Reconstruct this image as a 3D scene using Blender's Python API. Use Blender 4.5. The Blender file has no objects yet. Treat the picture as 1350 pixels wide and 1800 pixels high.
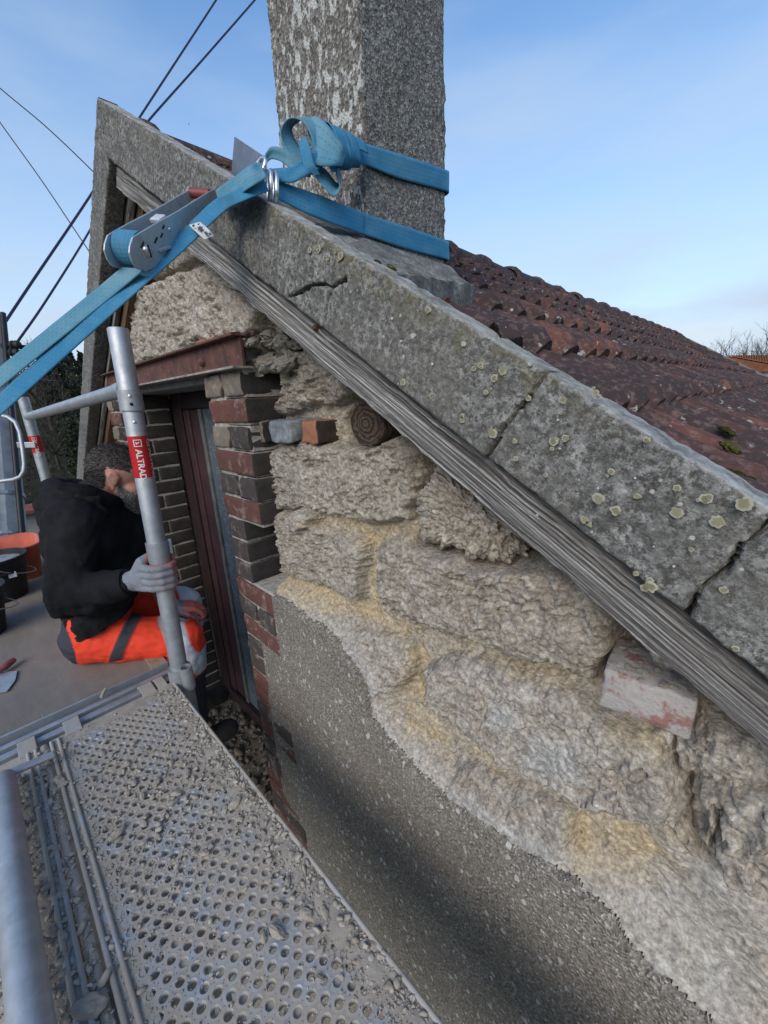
import bpy, bmesh, math, random
import numpy as np
from mathutils import Vector, Matrix

scn = bpy.context.scene
COL = scn.collection
R = math.radians
rng = np.random.default_rng(7)
random.seed(7)

# ------------------------------------------------------------------ camera
# axes: X along the gable wall (towards the photographer's right), Y into the house, Z up.
FOC = 702.0; PCX = 675.0; PCY = 900.0
WM = np.array([[0.71338503, 0.1603808, -0.68217285],
               [0.69925712, -0.2268936, 0.67790764],
               [-0.04605729, -0.96062339, -0.27400992]])      # columns: right, down, forward
CAM = np.array([0.0, -0.5, 0.0])
cd = bpy.data.cameras.new('camera')
cam = bpy.data.objects.new('camera', cd); COL.objects.link(cam)
cd.sensor_fit = 'VERTICAL'; cd.sensor_height = 24.0; cd.lens = 24.0 * FOC / 1800.0
cd.clip_start = 0.02; cd.clip_end = 3000
mw = Matrix.Identity(4)
for i in range(3):
    mw[i][0] = WM[i][0]; mw[i][1] = -WM[i][1]; mw[i][2] = -WM[i][2]; mw[i][3] = CAM[i]
cam.matrix_world = mw
scn.camera = cam

# ------------------------------------------------------------------ sky, sun, exposure
SUN_EL, SUN_AZ = 33.0, 158.0          # azimuth: degrees clockwise from +Y
wd = bpy.data.worlds.new('World'); scn.world = wd; wd.use_nodes = True
nt = wd.node_tree; nt.nodes.clear()
def wn(t, **k):
    n = nt.nodes.new(t)
    for a, b in k.items(): setattr(n, a, b)
    return n
out = wn('ShaderNodeOutputWorld'); bg = wn('ShaderNodeBackground')
sky = wn('ShaderNodeTexSky', sky_type='NISHITA', sun_disc=False)
sky.sun_elevation = R(SUN_EL); sky.sun_rotation = R(SUN_AZ)
sky.air_density = 1.0; sky.dust_density = 0.6; sky.ozone_density = 1.0; sky.altitude = 100
# thin streaky cloud: pale veil mixed over the blue, denser low down and on two sides
tc = wn('ShaderNodeTexCoord'); mp = wn('ShaderNodeMapping'); mp.inputs['Scale'].default_value = (1.0, 1.3, 4.5)
mp.inputs['Rotation'].default_value = (0.12, 0.25, 0.5)
n1 = wn('ShaderNodeTexNoise'); n1.inputs['Scale'].default_value = 1.5; n1.inputs['Detail'].default_value = 7; n1.inputs['Roughness'].default_value = 0.52
r1 = wn('ShaderNodeValToRGB'); r1.color_ramp.elements[0].position = 0.47; r1.color_ramp.elements[1].position = 0.74
r1.color_ramp.elements[0].color = (0, 0, 0, 1); r1.color_ramp.elements[1].color = (1, 1, 1, 1)
sx = wn('ShaderNodeSeparateXYZ')
r2 = wn('ShaderNodeValToRGB'); r2.color_ramp.elements[0].position = 0.0; r2.color_ramp.elements[0].color = (1, 1, 1, 1)
r2.color_ramp.elements[1].position = 0.72; e_ = r2.color_ramp.elements.new(0.26); e_.color = (.62, .62, .62, 1); r2.color_ramp.elements[-1].position = 0.62; r2.color_ramp.elements[-1].color = (.0, .0, .0, 1)
ma = wn('ShaderNodeMath', operation='MULTIPLY'); mb = wn('ShaderNodeMath', operation='MULTIPLY_ADD')
mb.inputs[1].default_value = 0.34; mb.use_clamp = True
mc = wn('ShaderNodeMath', operation='MULTIPLY'); mc.inputs[1].default_value = 0.97
mx = wn('ShaderNodeMixRGB'); mx.inputs['Color2'].default_value = (2.25, 2.75, 3.40, 1)
hs = wn('ShaderNodeHueSaturation'); hs.inputs['Saturation'].default_value = 1.22
L = nt.links.new
L(tc.outputs['Generated'], mp.inputs['Vector']); L(mp.outputs['Vector'], n1.inputs['Vector']); L(n1.outputs['Fac'], r1.inputs['Fac'])
L(tc.outputs['Generated'], sx.inputs['Vector']); L(sx.outputs['Z'], r2.inputs['Fac'])
L(r2.outputs['Color'], mc.inputs[0])
L(r1.outputs['Color'], mb.inputs[0]); L(mc.outputs[0], mb.inputs[2])
L(mb.outputs[0], mx.inputs['Fac']); L(sky.outputs['Color'], hs.inputs['Color']); L(hs.outputs['Color'], mx.inputs['Color1']); L(mx.outputs['Color'], bg.inputs['Color'])
# one low bank of thin cream stratus
n3 = wn('ShaderNodeTexNoise'); n3.inputs['Scale'].default_value = 1.6; n3.inputs['Detail'].default_value = 6
mp3 = wn('ShaderNodeMapping'); mp3.inputs['Scale'].default_value = (1.0, 1.0, 9.0); mp3.inputs['Rotation'].default_value = (0.05, 0.10, 0.0); mp3.inputs['Location'].default_value = (0.3, 0.9, 0.0)
r3 = wn('ShaderNodeValToRGB'); r3.color_ramp.elements[0].position = .42; r3.color_ramp.elements[1].position = .60
r4 = wn('ShaderNodeValToRGB'); r4.color_ramp.elements[0].position = .03; r4.color_ramp.elements[0].color = (0, 0, 0, 1); r4.color_ramp.elements[1].position = .09; r4.color_ramp.elements[1].color = (1, 1, 1, 1)
e4 = r4.color_ramp.elements.new(.20); e4.color = (0, 0, 0, 1)
m5 = wn('ShaderNodeMath', operation='MULTIPLY'); m6 = wn('ShaderNodeMath', operation='MULTIPLY'); m6.inputs[1].default_value = .55
mx2 = wn('ShaderNodeMixRGB'); mx2.inputs['Color2'].default_value = (2.75, 2.85, 3.05, 1)
L(tc.outputs['Generated'], mp3.inputs['Vector']); L(mp3.outputs['Vector'], n3.inputs['Vector']); L(n3.outputs['Fac'], r3.inputs['Fac']); L(sx.outputs['Z'], r4.inputs['Fac'])
L(r3.outputs['Color'], m5.inputs[0]); L(r4.outputs['Color'], m5.inputs[1]); L(m5.outputs[0], m6.inputs[0]); L(m6.outputs[0], mx2.inputs['Fac']); L(mx.outputs['Color'], mx2.inputs['Color1']); L(mx2.outputs['Color'], bg.inputs['Color'])
bg.inputs['Strength'].default_value = 0.15
L(bg.outputs['Background'], out.inputs['Surface'])

sl = bpy.data.lights.new('sun', 'SUN'); sl.energy = 1.25; sl.angle = R(40); sl.color = (1.0, 0.90, 0.76)
so = bpy.data.objects.new('sun', sl); COL.objects.link(so)
sd = Vector((math.sin(R(SUN_AZ)) * math.cos(R(SUN_EL)), math.cos(R(SUN_AZ)) * math.cos(R(SUN_EL)), math.sin(R(SUN_EL))))
so.rotation_euler = sd.to_track_quat('Z', 'Y').to_euler()
so.location = (0, -5, 6)

vs = scn.view_settings
vs.view_transform = 'Standard'; vs.look = 'None'; vs.exposure = 0.78; vs.gamma = 1.0; vs.use_curve_mapping = False

# ------------------------------------------------------------------ helpers
def ray(px, py): return WM @ np.array([(px - PCX) / FOC, (py - PCY) / FOC, 1.0])
def at(px, py, d): return CAM + ray(px, py) * d                       # photo position at a depth
def on_y(px, py, y): r = ray(px, py); return CAM + r * ((y - CAM[1]) / r[1])
def on_z(px, py, z): r = ray(px, py); return CAM + r * ((z - CAM[2]) / r[2])
def on_x(px, py, x): r = ray(px, py); return CAM + r * ((x - CAM[0]) / r[0])
def unit(v): v = np.asarray(v, float); return v / max(1e-12, np.linalg.norm(v))

def link(o, parent=None, label=None, cat=None, group=None, kind=None):
    COL.objects.link(o)
    if parent is not None: o.parent = parent
    if label: o['label'] = label
    if cat: o['category'] = cat
    if group: o['group'] = group
    if kind: o['kind'] = kind
    return o

def empty(name, loc, label, cat, group=None, kind=None):
    o = bpy.data.objects.new(name, None); o.location = tuple(loc); o.empty_display_size = 0.05
    return link(o, None, label, cat, group, kind)

def mesh_np(name, V, F, smooth=False):
    """V (n,3), F list/array of quads or list of polygons"""
    me = bpy.data.meshes.new(name)
    V = np.asarray(V, np.float32)
    if isinstance(F, np.ndarray):
        n, k = F.shape
        me.vertices.add(len(V)); me.vertices.foreach_set('co', V.ravel())
        me.loops.add(n * k); me.loops.foreach_set('vertex_index', F.astype(np.int32).ravel())
        me.polygons.add(n); me.polygons.foreach_set('loop_start', np.arange(0, n * k, k, dtype=np.int32))
        me.update(calc_edges=True)
    else:
        me.from_pydata([tuple(map(float, v)) for v in V], [], [tuple(map(int, f)) for f in F]); me.update()
    if smooth: me.polygons.foreach_set('use_smooth', np.ones(len(me.polygons), dtype=bool))
    return me

def attr(me, name, vals):
    a = me.attributes.new(name, 'FLOAT', 'POINT'); a.data.foreach_set('value', np.asarray(vals, np.float32)); return me

_inv = {}
def mesh_obj(name, me, mat, parent=None, **k):
    """mesh data is given in world coordinates; a parent Empty is only translated (set before)."""
    o = bpy.data.objects.new(name, me)
    mat = getattr(mat, "m", mat)
    if mat is not None and len(me.materials) == 0: me.materials.append(mat)
    link(o, parent, **k)
    if parent is not None:
        o.matrix_parent_inverse = world_of(parent).inverted()
    return o
def world_of(o):
    m = Matrix.LocRotScale(o.location, o.rotation_euler, o.scale)
    if o.parent is not None: m = world_of(o.parent) @ o.matrix_parent_inverse @ m
    return m

class MB:
    """collects vertices and faces for ONE mesh"""
    def __init__(s): s.v = []; s.f = []; s.uv = None
    def add(s, V, F):
        b = len(s.v); s.v += [tuple(map(float, p)) for p in V]; s.f += [tuple(b + i for i in f) for f in F]
    def box(s, lo, hi, M=None):
        x0, y0, z0 = lo; x1, y1, z1 = hi
        V = [(x0,y0,z0),(x1,y0,z0),(x1,y1,z0),(x0,y1,z0),(x0,y0,z1),(x1,y0,z1),(x1,y1,z1),(x0,y1,z1)]
        if M is not None: V = [tuple(M @ Vector(p)) for p in V]
        s.add(V, [(3,2,1,0),(4,5,6,7),(0,1,5,4),(1,2,6,5),(2,3,7,6),(3,0,4,7)])
    def bar(s, a, b, w, h, up=(0, 0, 1)):
        """box from a to b, w across, h along 'up'"""
        a = np.array(a, float); b = np.array(b, float); d = unit(b - a)
        u = np.array(up, float); x = unit(np.cross(d, u)); u = np.cross(x, d)
        V = []
        for p in (a, b):
            for sx_, su in ((-1,-1),(1,-1),(1,1),(-1,1)): V.append(p + x*sx_*w/2 + u*su*h/2)
        s.add(V, [(3,2,1,0),(4,5,6,7),(0,1,5,4),(1,2,6,5),(2,3,7,6),(3,0,4,7)])
    def tube(s, pts, r, n=12, caps=True, hollow=0.0):
        pts = [np.array(p, float) for p in pts]; m = len(pts)
        rs = r if hasattr(r, '__len__') else [r] * m
        T = [unit(pts[min(i+1, m-1)] - pts[max(i-1, 0)]) for i in range(m)]
        ref = np.array([0, 0, 1.0]) if abs(T[0][2]) < .9 else np.array([1.0, 0, 0])
        x = unit(np.cross(T[0], ref)); V = []; F = []
        for i in range(m):
            x = unit(x - T[i] * (x @ T[i])); y = np.cross(T[i], x)
            for k in range(n):
                a = 2 * math.pi * k / n
                V.append(pts[i] + rs[i] * (math.cos(a) * x + math.sin(a) * y))
        for i in range(m - 1):
            for k in range(n):
                F.append((i*n+k, i*n+(k+1)%n, (i+1)*n+(k+1)%n, (i+1)*n+k))
        if caps and not hollow: F.append(tuple(range(n-1, -1, -1))); F.append(tuple((m-1)*n+k for k in range(n)))
        if hollow:
            b0 = len(V)
            for i in (0, m-1):
                for k in range(n): V.append(pts[i] + (V[i*n+k] - pts[i]) * hollow)
            for k in range(n):
                F.append((k, b0+k, b0+(k+1)%n, (k+1)%n)); F.append(((m-1)*n+k, (m-1)*n+(k+1)%n, b0+n+(k+1)%n, b0+n+k))
                F.append((b0+k, b0+n+k, b0+n+(k+1)%n, b0+(k+1)%n))
        s.add(V, F)
    def prism(s, poly, ax, ay, az, o, t):
        """2-D polygon in axes ax, ay at origin o, thickness t along az (both sides t/2)"""
        ax, ay, az, o = map(lambda q: np.array(q, float), (ax, ay, az, o)); n = len(poly)
        V = [o + ax*p[0] + ay*p[1] - az*t/2 for p in poly] + [o + ax*p[0] + ay*p[1] + az*t/2 for p in poly]
        F = [tuple(range(n-1, -1, -1)), tuple(range(n, 2*n))] + [(i, (i+1)%n, n+(i+1)%n, n+i) for i in range(n)]
        s.add(V, F)
    def lathe(s, prof, c, n=24, axis=(0, 0, 1)):
        az = unit(axis); ref = np.array([1.0,0,0]) if abs(az[0]) < .9 else np.array([0,1.0,0])
        ax = unit(np.cross(ref, az)); ay = np.cross(az, ax); c = np.array(c, float); V = []; F = []
        for r_, h in prof:
            for k in range(n):
                a = 2*math.pi*k/n; V.append(c + az*h + r_*(math.cos(a)*ax + math.sin(a)*ay))
        for i in range(len(prof)-1):
            for k in range(n): F.append((i*n+k, i*n+(k+1)%n, (i+1)*n+(k+1)%n, (i+1)*n+k))
        s.add(V, F)
    def mesh(s, name='mesh', smooth=False):
        me = mesh_np(name, s.v, s.f, smooth)
        return me
    def build(s, name, mat, parent=None, smooth=False, bevel=0.0, segs=2, **k):
        me = s.mesh(name)
        if bevel:
            bm = bmesh.new(); bm.from_mesh(me)
            bmesh.ops.recalc_face_normals(bm, faces=bm.faces)
            es = [e for e in bm.edges if len(e.link_faces) == 2 and e.calc_face_angle(0) > 0.6]
            bmesh.ops.bevel(bm, geom=es, offset=bevel, segments=segs, affect='EDGES', profile=0.5, clamp_overlap=True)
            bm.to_mesh(me); bm.free(); me.update()
        if smooth:
            me.polygons.foreach_set('use_smooth', np.ones(len(me.polygons), dtype=bool))
            me.set_sharp_from_angle(angle=R(38))
        return mesh_obj(name, me, mat, parent, **k)

# ---------------------------------------------------------------- numeric noise (numpy, vectorised)
_P = np.random.default_rng(3).permutation(512)
def _h(ix, iy, iz=0): return _P[(_P[(_P[ix & 511] + iy) & 511] + iz) & 511]
_G = np.random.default_rng(5).normal(size=(512, 3)); _G /= np.linalg.norm(_G, axis=1)[:, None]
def perlin(x, y, z=None):
    x = np.asarray(x, float); y = np.asarray(y, float); z = np.zeros_like(x) if z is None else np.asarray(z, float)
    xi = np.floor(x).astype(int); yi = np.floor(y).astype(int); zi = np.floor(z).astype(int)
    xf = x - xi; yf = y - yi; zf = z - zi
    u = xf**3*(xf*(xf*6-15)+10); v = yf**3*(yf*(yf*6-15)+10); w = zf**3*(zf*(zf*6-15)+10)
    def g(i, j, k):
        q = _G[_h(xi+i, yi+j, zi+k)]
        return q[..., 0]*(xf-i) + q[..., 1]*(yf-j) + q[..., 2]*(zf-k)
    l = lambda a, b, t: a + (b - a) * t
    r0 = l(l(g(0,0,0), g(1,0,0), u), l(g(0,1,0), g(1,1,0), u), v)
    if np.all(zf == 0): return r0 * 1.5
    return l(r0, l(l(g(0,0,1), g(1,0,1), u), l(g(0,1,1), g(1,1,1), u), v), w) * 1.5
def fbm(x, y, z=None, o=4, gain=.5):
    s = 0; a = 1; f = 1
    for k in range(o):
        s = s + a * perlin(x*f + 17.3*k, y*f - 9.1*k, None if z is None else z*f + 3.7*k); a *= gain; f *= 2.03
    return s
_C = np.random.default_rng(11).random((512, 5))
def chips(x, y, tilt=1.0):
    """cellular flakes: every cell is a small tilted facet. returns (height about -1..1, F1, cell random)"""
    x = np.asarray(x, float); y = np.asarray(y, float)
    xi = np.floor(x).astype(int); yi = np.floor(y).astype(int)
    best = np.full(x.shape, 9.0); hh = np.zeros(x.shape); rr = np.zeros(x.shape)
    for i in (-1, 0, 1):
        for j in (-1, 0, 1):
            c = _C[_h(xi+i, yi+j)]
            dx = x - (xi+i+c[..., 0]); dy = y - (yi+j+c[..., 1]); d = dx*dx + dy*dy
            m = d < best
            best = np.where(m, d, best)
            hh = np.where(m, (c[..., 2]-.5)*1.2 + tilt*(dx*(c[..., 3]-.5) + dy*(c[..., 4]-.5))*2.2, hh)
            rr = np.where(m, c[..., 2], rr)
    return hh, np.sqrt(best), rr
def sstep(a, b, x): t = np.clip((x - a) / (b - a), 0, 1); return t*t*(3-2*t)
def poly_sd(px, pz, poly):
    """signed distance to polygon, positive inside"""
    poly = np.asarray(poly, float); n = len(poly); ins = np.zeros(px.shape, bool); d2 = np.full(px.shape, 1e9)
    for i in range(n):
        a = poly[i]; b = poly[(i+1) % n]; e = b - a
        wx = px - a[0]; wz = pz - a[1]
        t = np.clip((wx*e[0] + wz*e[1]) / max(1e-12, e @ e), 0, 1)
        d2 = np.minimum(d2, (wx - t*e[0])**2 + (wz - t*e[1])**2)
        c = ((a[1] > pz) != (b[1] > pz))
        ins ^= c & (px < (b[0]-a[0]) * (pz - a[1]) / (b[1]-a[1] + 1e-15) + a[0])
    d = np.sqrt(d2); return np.where(ins, d, -d)

# ---------------------------------------------------------------- materials
class Mat:
    def __init__(s, name, rough=.85, metal=0.0, spec=.3):
        s.m = bpy.data.materials.new(name); s.m.use_nodes = True; s.t = s.m.node_tree
        s.b = s.t.nodes['Principled BSDF']; s.b.inputs['Roughness'].default_value = rough
        s.b.inputs['Metallic'].default_value = metal; s.b.inputs['Specular IOR Level'].default_value = spec
        s.co = s.t.nodes.new('ShaderNodeTexCoord').outputs['Object']; s.hgt = None
    def N(s, t, **k):
        n = s.t.nodes.new(t)
        for a, b in k.items(): setattr(n, a, b)
        return n
    def L(s, a, b): s.t.links.new(a, b)
    def setin(s, inp, v):
        if hasattr(v, 'is_linked') or hasattr(v, 'links'): s.L(v, inp)
        elif hasattr(v, '__len__'): inp.default_value = (*v, 1.0) if len(v) == 3 and inp.type == 'RGBA' else v
        else: inp.default_value = v
    def scaled(s, sc, rot=(0,0,0), src=None, jitter=False):
        n = s.N('ShaderNodeMapping'); n.inputs['Scale'].default_value = sc; n.inputs['Rotation'].default_value = rot
        s.L(src or s.co, n.inputs['Vector'])
        if jitter:
            oi = s.N('ShaderNodeObjectInfo'); m = s.N('ShaderNodeVectorMath', operation='SCALE'); m.inputs[0].default_value = (37, 23, 51)
            s.L(oi.outputs['Random'], m.inputs['Scale']); s.L(m.outputs[0], n.inputs['Location'])
        return n.outputs[0]
    def noise(s, scale, detail=5, rough=.55, co=None, dist=0.0):
        n = s.N('ShaderNodeTexNoise'); n.inputs['Scale'].default_value = scale; n.inputs['Detail'].default_value = detail
        n.inputs['Roughness'].default_value = rough; n.inputs['Distortion'].default_value = dist
        s.L(co or s.co, n.inputs['Vector']); return n.outputs['Fac']
    def voro(s, scale, feat='F1', co=None, out='Distance', rnd=1.0):
        n = s.N('ShaderNodeTexVoronoi', feature=feat); n.inputs['Scale'].default_value = scale; n.inputs['Randomness'].default_value = rnd
        s.L(co or s.co, n.inputs['Vector']); return n.outputs[out]
    def ramp(s, f, stops, interp='LINEAR'):
        n = s.N('ShaderNodeValToRGB'); cr = n.color_ramp; cr.interpolation = interp
        while len(cr.elements) < len(stops): cr.elements.new(.5)
        for e, (p, c) in zip(cr.elements, stops):
            e.position = p; e.color = (c, c, c, 1) if not hasattr(c, '__len__') else (*c, 1)
        s.L(f, n.inputs['Fac']); return n.outputs['Color']
    def mix(s, f, a, b, mode='MIX'):
        n = s.N('ShaderNodeMixRGB', blend_type=mode); s.setin(n.inputs['Fac'], f); s.setin(n.inputs['Color1'], a); s.setin(n.inputs['Color2'], b)
        return n.outputs['Color']
    def math(s, op, a, b=0.0, clamp=False):
        n = s.N('ShaderNodeMath', operation=op, use_clamp=clamp); s.setin(n.inputs[0], a); s.setin(n.inputs[1], b); return n.outputs[0]
    def at(s, name):
        n = s.N('ShaderNodeAttribute', attribute_name=name); return n.outputs['Fac']
    def rnd(s): return s.N('ShaderNodeObjectInfo').outputs['Random']
    def col(s, c): s.setin(s.b.inputs['Base Color'], c)
    def rough(s, c): s.setin(s.b.inputs['Roughness'], c)
    def bump(s, h, strength=.5, dist=.01):
        n = s.N('ShaderNodeBump'); n.inputs['Strength'].default_value = strength; n.inputs['Distance'].default_value = dist
        s.L(h, n.inputs['Height'])
        if s.hgt is not None: s.L(s.hgt, n.inputs['Normal'])
        s.hgt = n.outputs['Normal']; s.L(s.hgt, s.b.inputs['Normal'])

def g(v): return (v, v, v)

def mat_stone():
    m = Mat('rough_limestone', .95, spec=.15)
    big = m.noise(5, 4); mid = m.noise(38, 6, .65); fine = m.noise(170, 5, .7)
    c = m.ramp(mid, [(.25, (.195, .174, .145)), (.48, (.35, .32, .274)), (.72, (.50, .47, .415))])
    c = m.mix(m.ramp(big, [(.4, 0.0), (.65, .35)]), c, (.33, .295, .245))
    rv = m.rnd(); c = m.mix(m.math('MULTIPLY', rv, .42), c, m.mix(.75, c, (.50, .44, .36), 'MULTIPLY')); c = m.mix(m.math('MULTIPLY', m.at('grey'), .75), c, m.mix(mid, (.30, .294, .28), (.43, .425, .405)))
    sandn = m.math('MULTIPLY', m.at('sand'), m.ramp(m.noise(16, 5), [(.28, .25), (.6, 1.0)]), True)
    c = m.mix(sandn, c, m.mix(fine, (.33, .255, .15), (.48, .395, .26)))
    sp_ = m.noise(120, 7, .72); c = m.mix(.85, c, m.mix(.85, c, m.ramp(sp_, [(.33, .16), (.5, .5), (.66, .86)]), 'OVERLAY')); bw = m.N('ShaderNodeRGBToBW'); m.L(m.voro(230, out='Color'), bw.inputs[0]); c = m.mix(.25, c, m.mix(.8, c, m.ramp(bw.outputs[0], [(.1, .25), (.9, .78)]), 'OVERLAY'))
    c = m.mix(m.ramp(m.noise(70, 4, .6), [(.62, 0.0), (.72, .45)]), c, (.62, .58, .52))
    c = m.mix(m.ramp(m.noise(55, 4, .6), [(.28, .55), (.37, 0.0)]), c, (.16, .13, .10))
    m.col(c)
    m.bump(m.voro(170), .35, .004); m.bump(fine, .5, .004)
    return m.m
def mat_render_coat():
    m = Mat('pebbledash_render', .96, spec=.12)
    grit = m.voro(300, out='Color'); gv = m.N('ShaderNodeRGBToBW'); m.L(grit, gv.inputs[0])
    c = m.ramp(gv.outputs[0], [(.05, (.125, .112, .092)), (.5, (.255, .23, .196)), (.8, (.37, .34, .295)), (.97, (.66, .64, .60))])
    st = m.noise(3.0, 10, .80); st2 = m.noise(11, 4, .6)
    c = m.mix(m.ramp(st, [(.44, 0.0), (.70, .34)]), c, m.mix(.5, (.085, .075, .065), c, 'MULTIPLY'))
    c = m.mix(m.ramp(st2, [(.5, 0.0), (.75, .35)]), c, (.24, .20, .14))
    co = m.scaled((1.0, 1.0, .65), (0, .5, 0))
    fl = m.math('ADD', m.math('MULTIPLY', m.voro(44, co=co), 1.0), m.math('MULTIPLY', m.noise(130, 3), .25))
    fleck = m.math('MULTIPLY', m.ramp(fl, [(.315, 1.0), (.345, 0.0)]), m.ramp(m.noise(23, 3), [(.44, 0.0), (.49, 1.0)]))
    c = m.mix(m.math('MULTIPLY', fleck, .8), c, (.62, .61, .57))
    m.col(c); m.bump(m.voro(300), .8, .004); m.bump(m.noise(150, 4, .6), .8, .006)
    return m.m
def mat_concrete():
    m = Mat('weathered_concrete', .92, spec=.2)
    mid = m.noise(22, 7, .68); fine = m.noise(140, 4, .7); big = m.noise(4, 5, .6)
    c = m.ramp(mid, [(.28, (.13, .128, .12)), (.5, (.25, .248, .235)), (.7, (.40, .395, .375))])
    c = m.mix(m.ramp(m.noise(82, 6, .78), [(.42, .85), (.54, 0.0)]), c, (.075, .074, .068)); c = m.mix(m.ramp(m.noise(95, 6, .75, co=m.scaled((1.1, 1, .9))), [(.53, 0.0), (.64, .7)]), c, (.47, .465, .44))
    c = m.mix(m.ramp(fine, [(.40, .9), (.52, 0.0)]), c, (.065, .062, .054)); c = m.mix(m.ramp(m.noise(210, 4, .7), [(.56, 0.0), (.68, .6)]), c, (.42, .41, .38))
    c = m.mix(m.ramp(m.noise(48, 6, .7), [(.40, .6), (.55, 0.0)]), c, (.10, .098, .09)); c = m.mix(m.ramp(big, [(.48, 0.0), (.68, .3)]), c, (.20, .188, .15))
    c = m.mix(m.math('MULTIPLY', m.ramp(m.at('edge'), [(.6, 0.0), (1.0, .7)]), m.ramp(mid, [(.4, 0.2), (.6, 1.0)])), c, (.55, .54, .49))
    c = m.mix(m.math('MULTIPLY', m.ramp(m.at('olive'), [(.1, 0.0), (1.0, .38)]), m.ramp(m.noise(45, 5, .65), [(.42, 0.0), (.58, 1.0)])), c, (.20, .175, .085))
    dots = m.math('ADD', m.voro(34), m.math('MULTIPLY', m.noise(7, 3), .5))
    c = m.mix(m.ramp(dots, [(.28, .8), (.31, 0.0)]), c, (.52, .52, .47))
    m.col(c); m.bump(fine, .8, .005); m.bump(mid, .4, .008)
    return m.m
def mat_chimney():
    m = Mat('lichened_roughcast', .95, spec=.15)
    gv = m.N('ShaderNodeRGBToBW'); m.L(m.voro(190, out='Color'), gv.inputs[0])
    c = m.ramp(gv.outputs[0], [(.05, (.070, .065, .058)), (.5, (.165, .155, .138)), (.85, (.29, .28, .255)), (1.0, (.46, .45, .42))])
    c = m.mix(m.ramp(m.noise(8, 5, .6), [(.45, 0.0), (.7, .35)]), c, (.13, .11, .085))
    geo = m.N('ShaderNodeNewGeometry'); sep = m.N('ShaderNodeSeparateXYZ'); m.L(geo.outputs['True Normal'], sep.inputs[0])
    front = m.math('MULTIPLY', sep.outputs['Y'], -1.0, True)
    co = m.scaled((1, 1, .55), (0, .45, 0))
    fl = m.math('ADD', m.noise(58, 4, .62, co=co), m.math('MULTIPLY', m.noise(9, 3), .34))
    fr = m.math('MULTIPLY', m.ramp(fl, [(.70, 0.0), (.745, 1.0)]), front)
    c = m.mix(m.math('MULTIPLY', fr, .85), c, m.mix(m.noise(110, 3), (.38, .39, .37), (.70, .71, .68)))
    sf = m.math('MULTIPLY', m.ramp(m.noise(150, 3, .6), [(.60, 0.0), (.66, .8)]), m.math('SUBTRACT', 1.0, front, True))
    c = m.mix(m.math('MULTIPLY', sf, .75), c, (.50, .49, .46))
    m.col(c); m.bump(m.voro(190), .5, .005); m.bump(m.noise(90, 4, .6), .4, .005)
    return m.m
def mat_brick(name, a, b):
    m = Mat(name, .9, spec=.2)
    co = m.scaled((1,1,1), jitter=True)
    n = m.noise(45, 5, .6, co=co); r_ = m.rnd()
    c = m.mix(n, a, b); c = m.mix(m.math('MULTIPLY', r_, .5), c, m.mix(.5, c, (.05, .042, .04)))
    c = m.mix(m.ramp(m.noise(26, 6, .7, co=co), [(.53, 0.0), (.68, .62)]), c, (.36, .31, .26))
    c = m.mix(m.ramp(m.noise(130, 3, co=co), [(.70, 0.0), (.76, .45)]), c, (.45, .42, .38))
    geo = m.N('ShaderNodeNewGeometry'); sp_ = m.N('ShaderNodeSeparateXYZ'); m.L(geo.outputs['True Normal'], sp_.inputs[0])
    c = m.mix(m.math('MULTIPLY', m.ramp(sp_.outputs['X'], [(.45, 0.0), (.7, 1.0)]), .96), c, m.mix(m.noise(30, 6, .7, co=co), (.012, .011, .011), (.085, .076, .068)))     # near-black on every brick face turned towards +X
    m.col(c); m.bump(m.noise(160, 5, .6, co=co), .5, .003); m.bump(m.noise(40, 4, co=co), .3, .006)
    return m.m
def mat_mortar():
    m = Mat('lime_mortar', .95, spec=.15); n = m.noise(60, 5, .6)
    m.col(m.ramp(n, [(.3, (.26, .235, .20)), (.6, (.48, .45, .40)), (.8, (.62, .60, .56))])); m.bump(m.noise(180, 5, .65), .8, .004)
    return m.m
def mat_wood_grey():
    m = Mat('weathered_timber', .9, spec=.2)
    gr = m.noise(7, 7, .7, co=m.scaled((.7, 62, 62)), dist=.2); kn = m.voro(5.5, co=m.scaled((.55, 1, 3.4))); gr2 = m.noise(20, 4, .6, co=m.scaled((.5, 30, 30)))
    a = m.at('grain')
    c = m.ramp(gr, [(.36, (.05, .045, .04)), (.48, (.27, .26, .245)), (.60, (.62, .61, .59))])
    c = m.mix(m.ramp(a, [(.30, .8), (.55, 0.0)]), c, (.06, .052, .046))
    c = m.mix(m.ramp(m.noise(3, 4), [(.56, 0.0), (.75, .5)]), c, (.13, .11, .095))
    c = m.mix(m.ramp(kn, [(.05, .85), (.13, 0.0)]), c, (.035, .028, .022)); c = m.mix(m.ramp(m.noise(2.2, 5, .6, co=m.scaled((1, 1, 3))), [(.50, 0.0), (.72, .55)]), c, (.10, .09, .08))
    m.col(c); m.bump(gr, 1.0, .006); m.bump(gr2, .6, .004)
    return m.m
def mat_wood_brown(name='old_brown_timber', a=(.035, .022, .014), b=(.145, .085, .045)):
    m = Mat(name, .85, spec=.25)
    gr = m.noise(9, 6, .65, co=m.scaled((1.0, 8, 8)), dist=.4)
    m.col(m.ramp(gr, [(.3, a), (.7, b)])); m.bump(gr, .5, .004); return m.m
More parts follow.
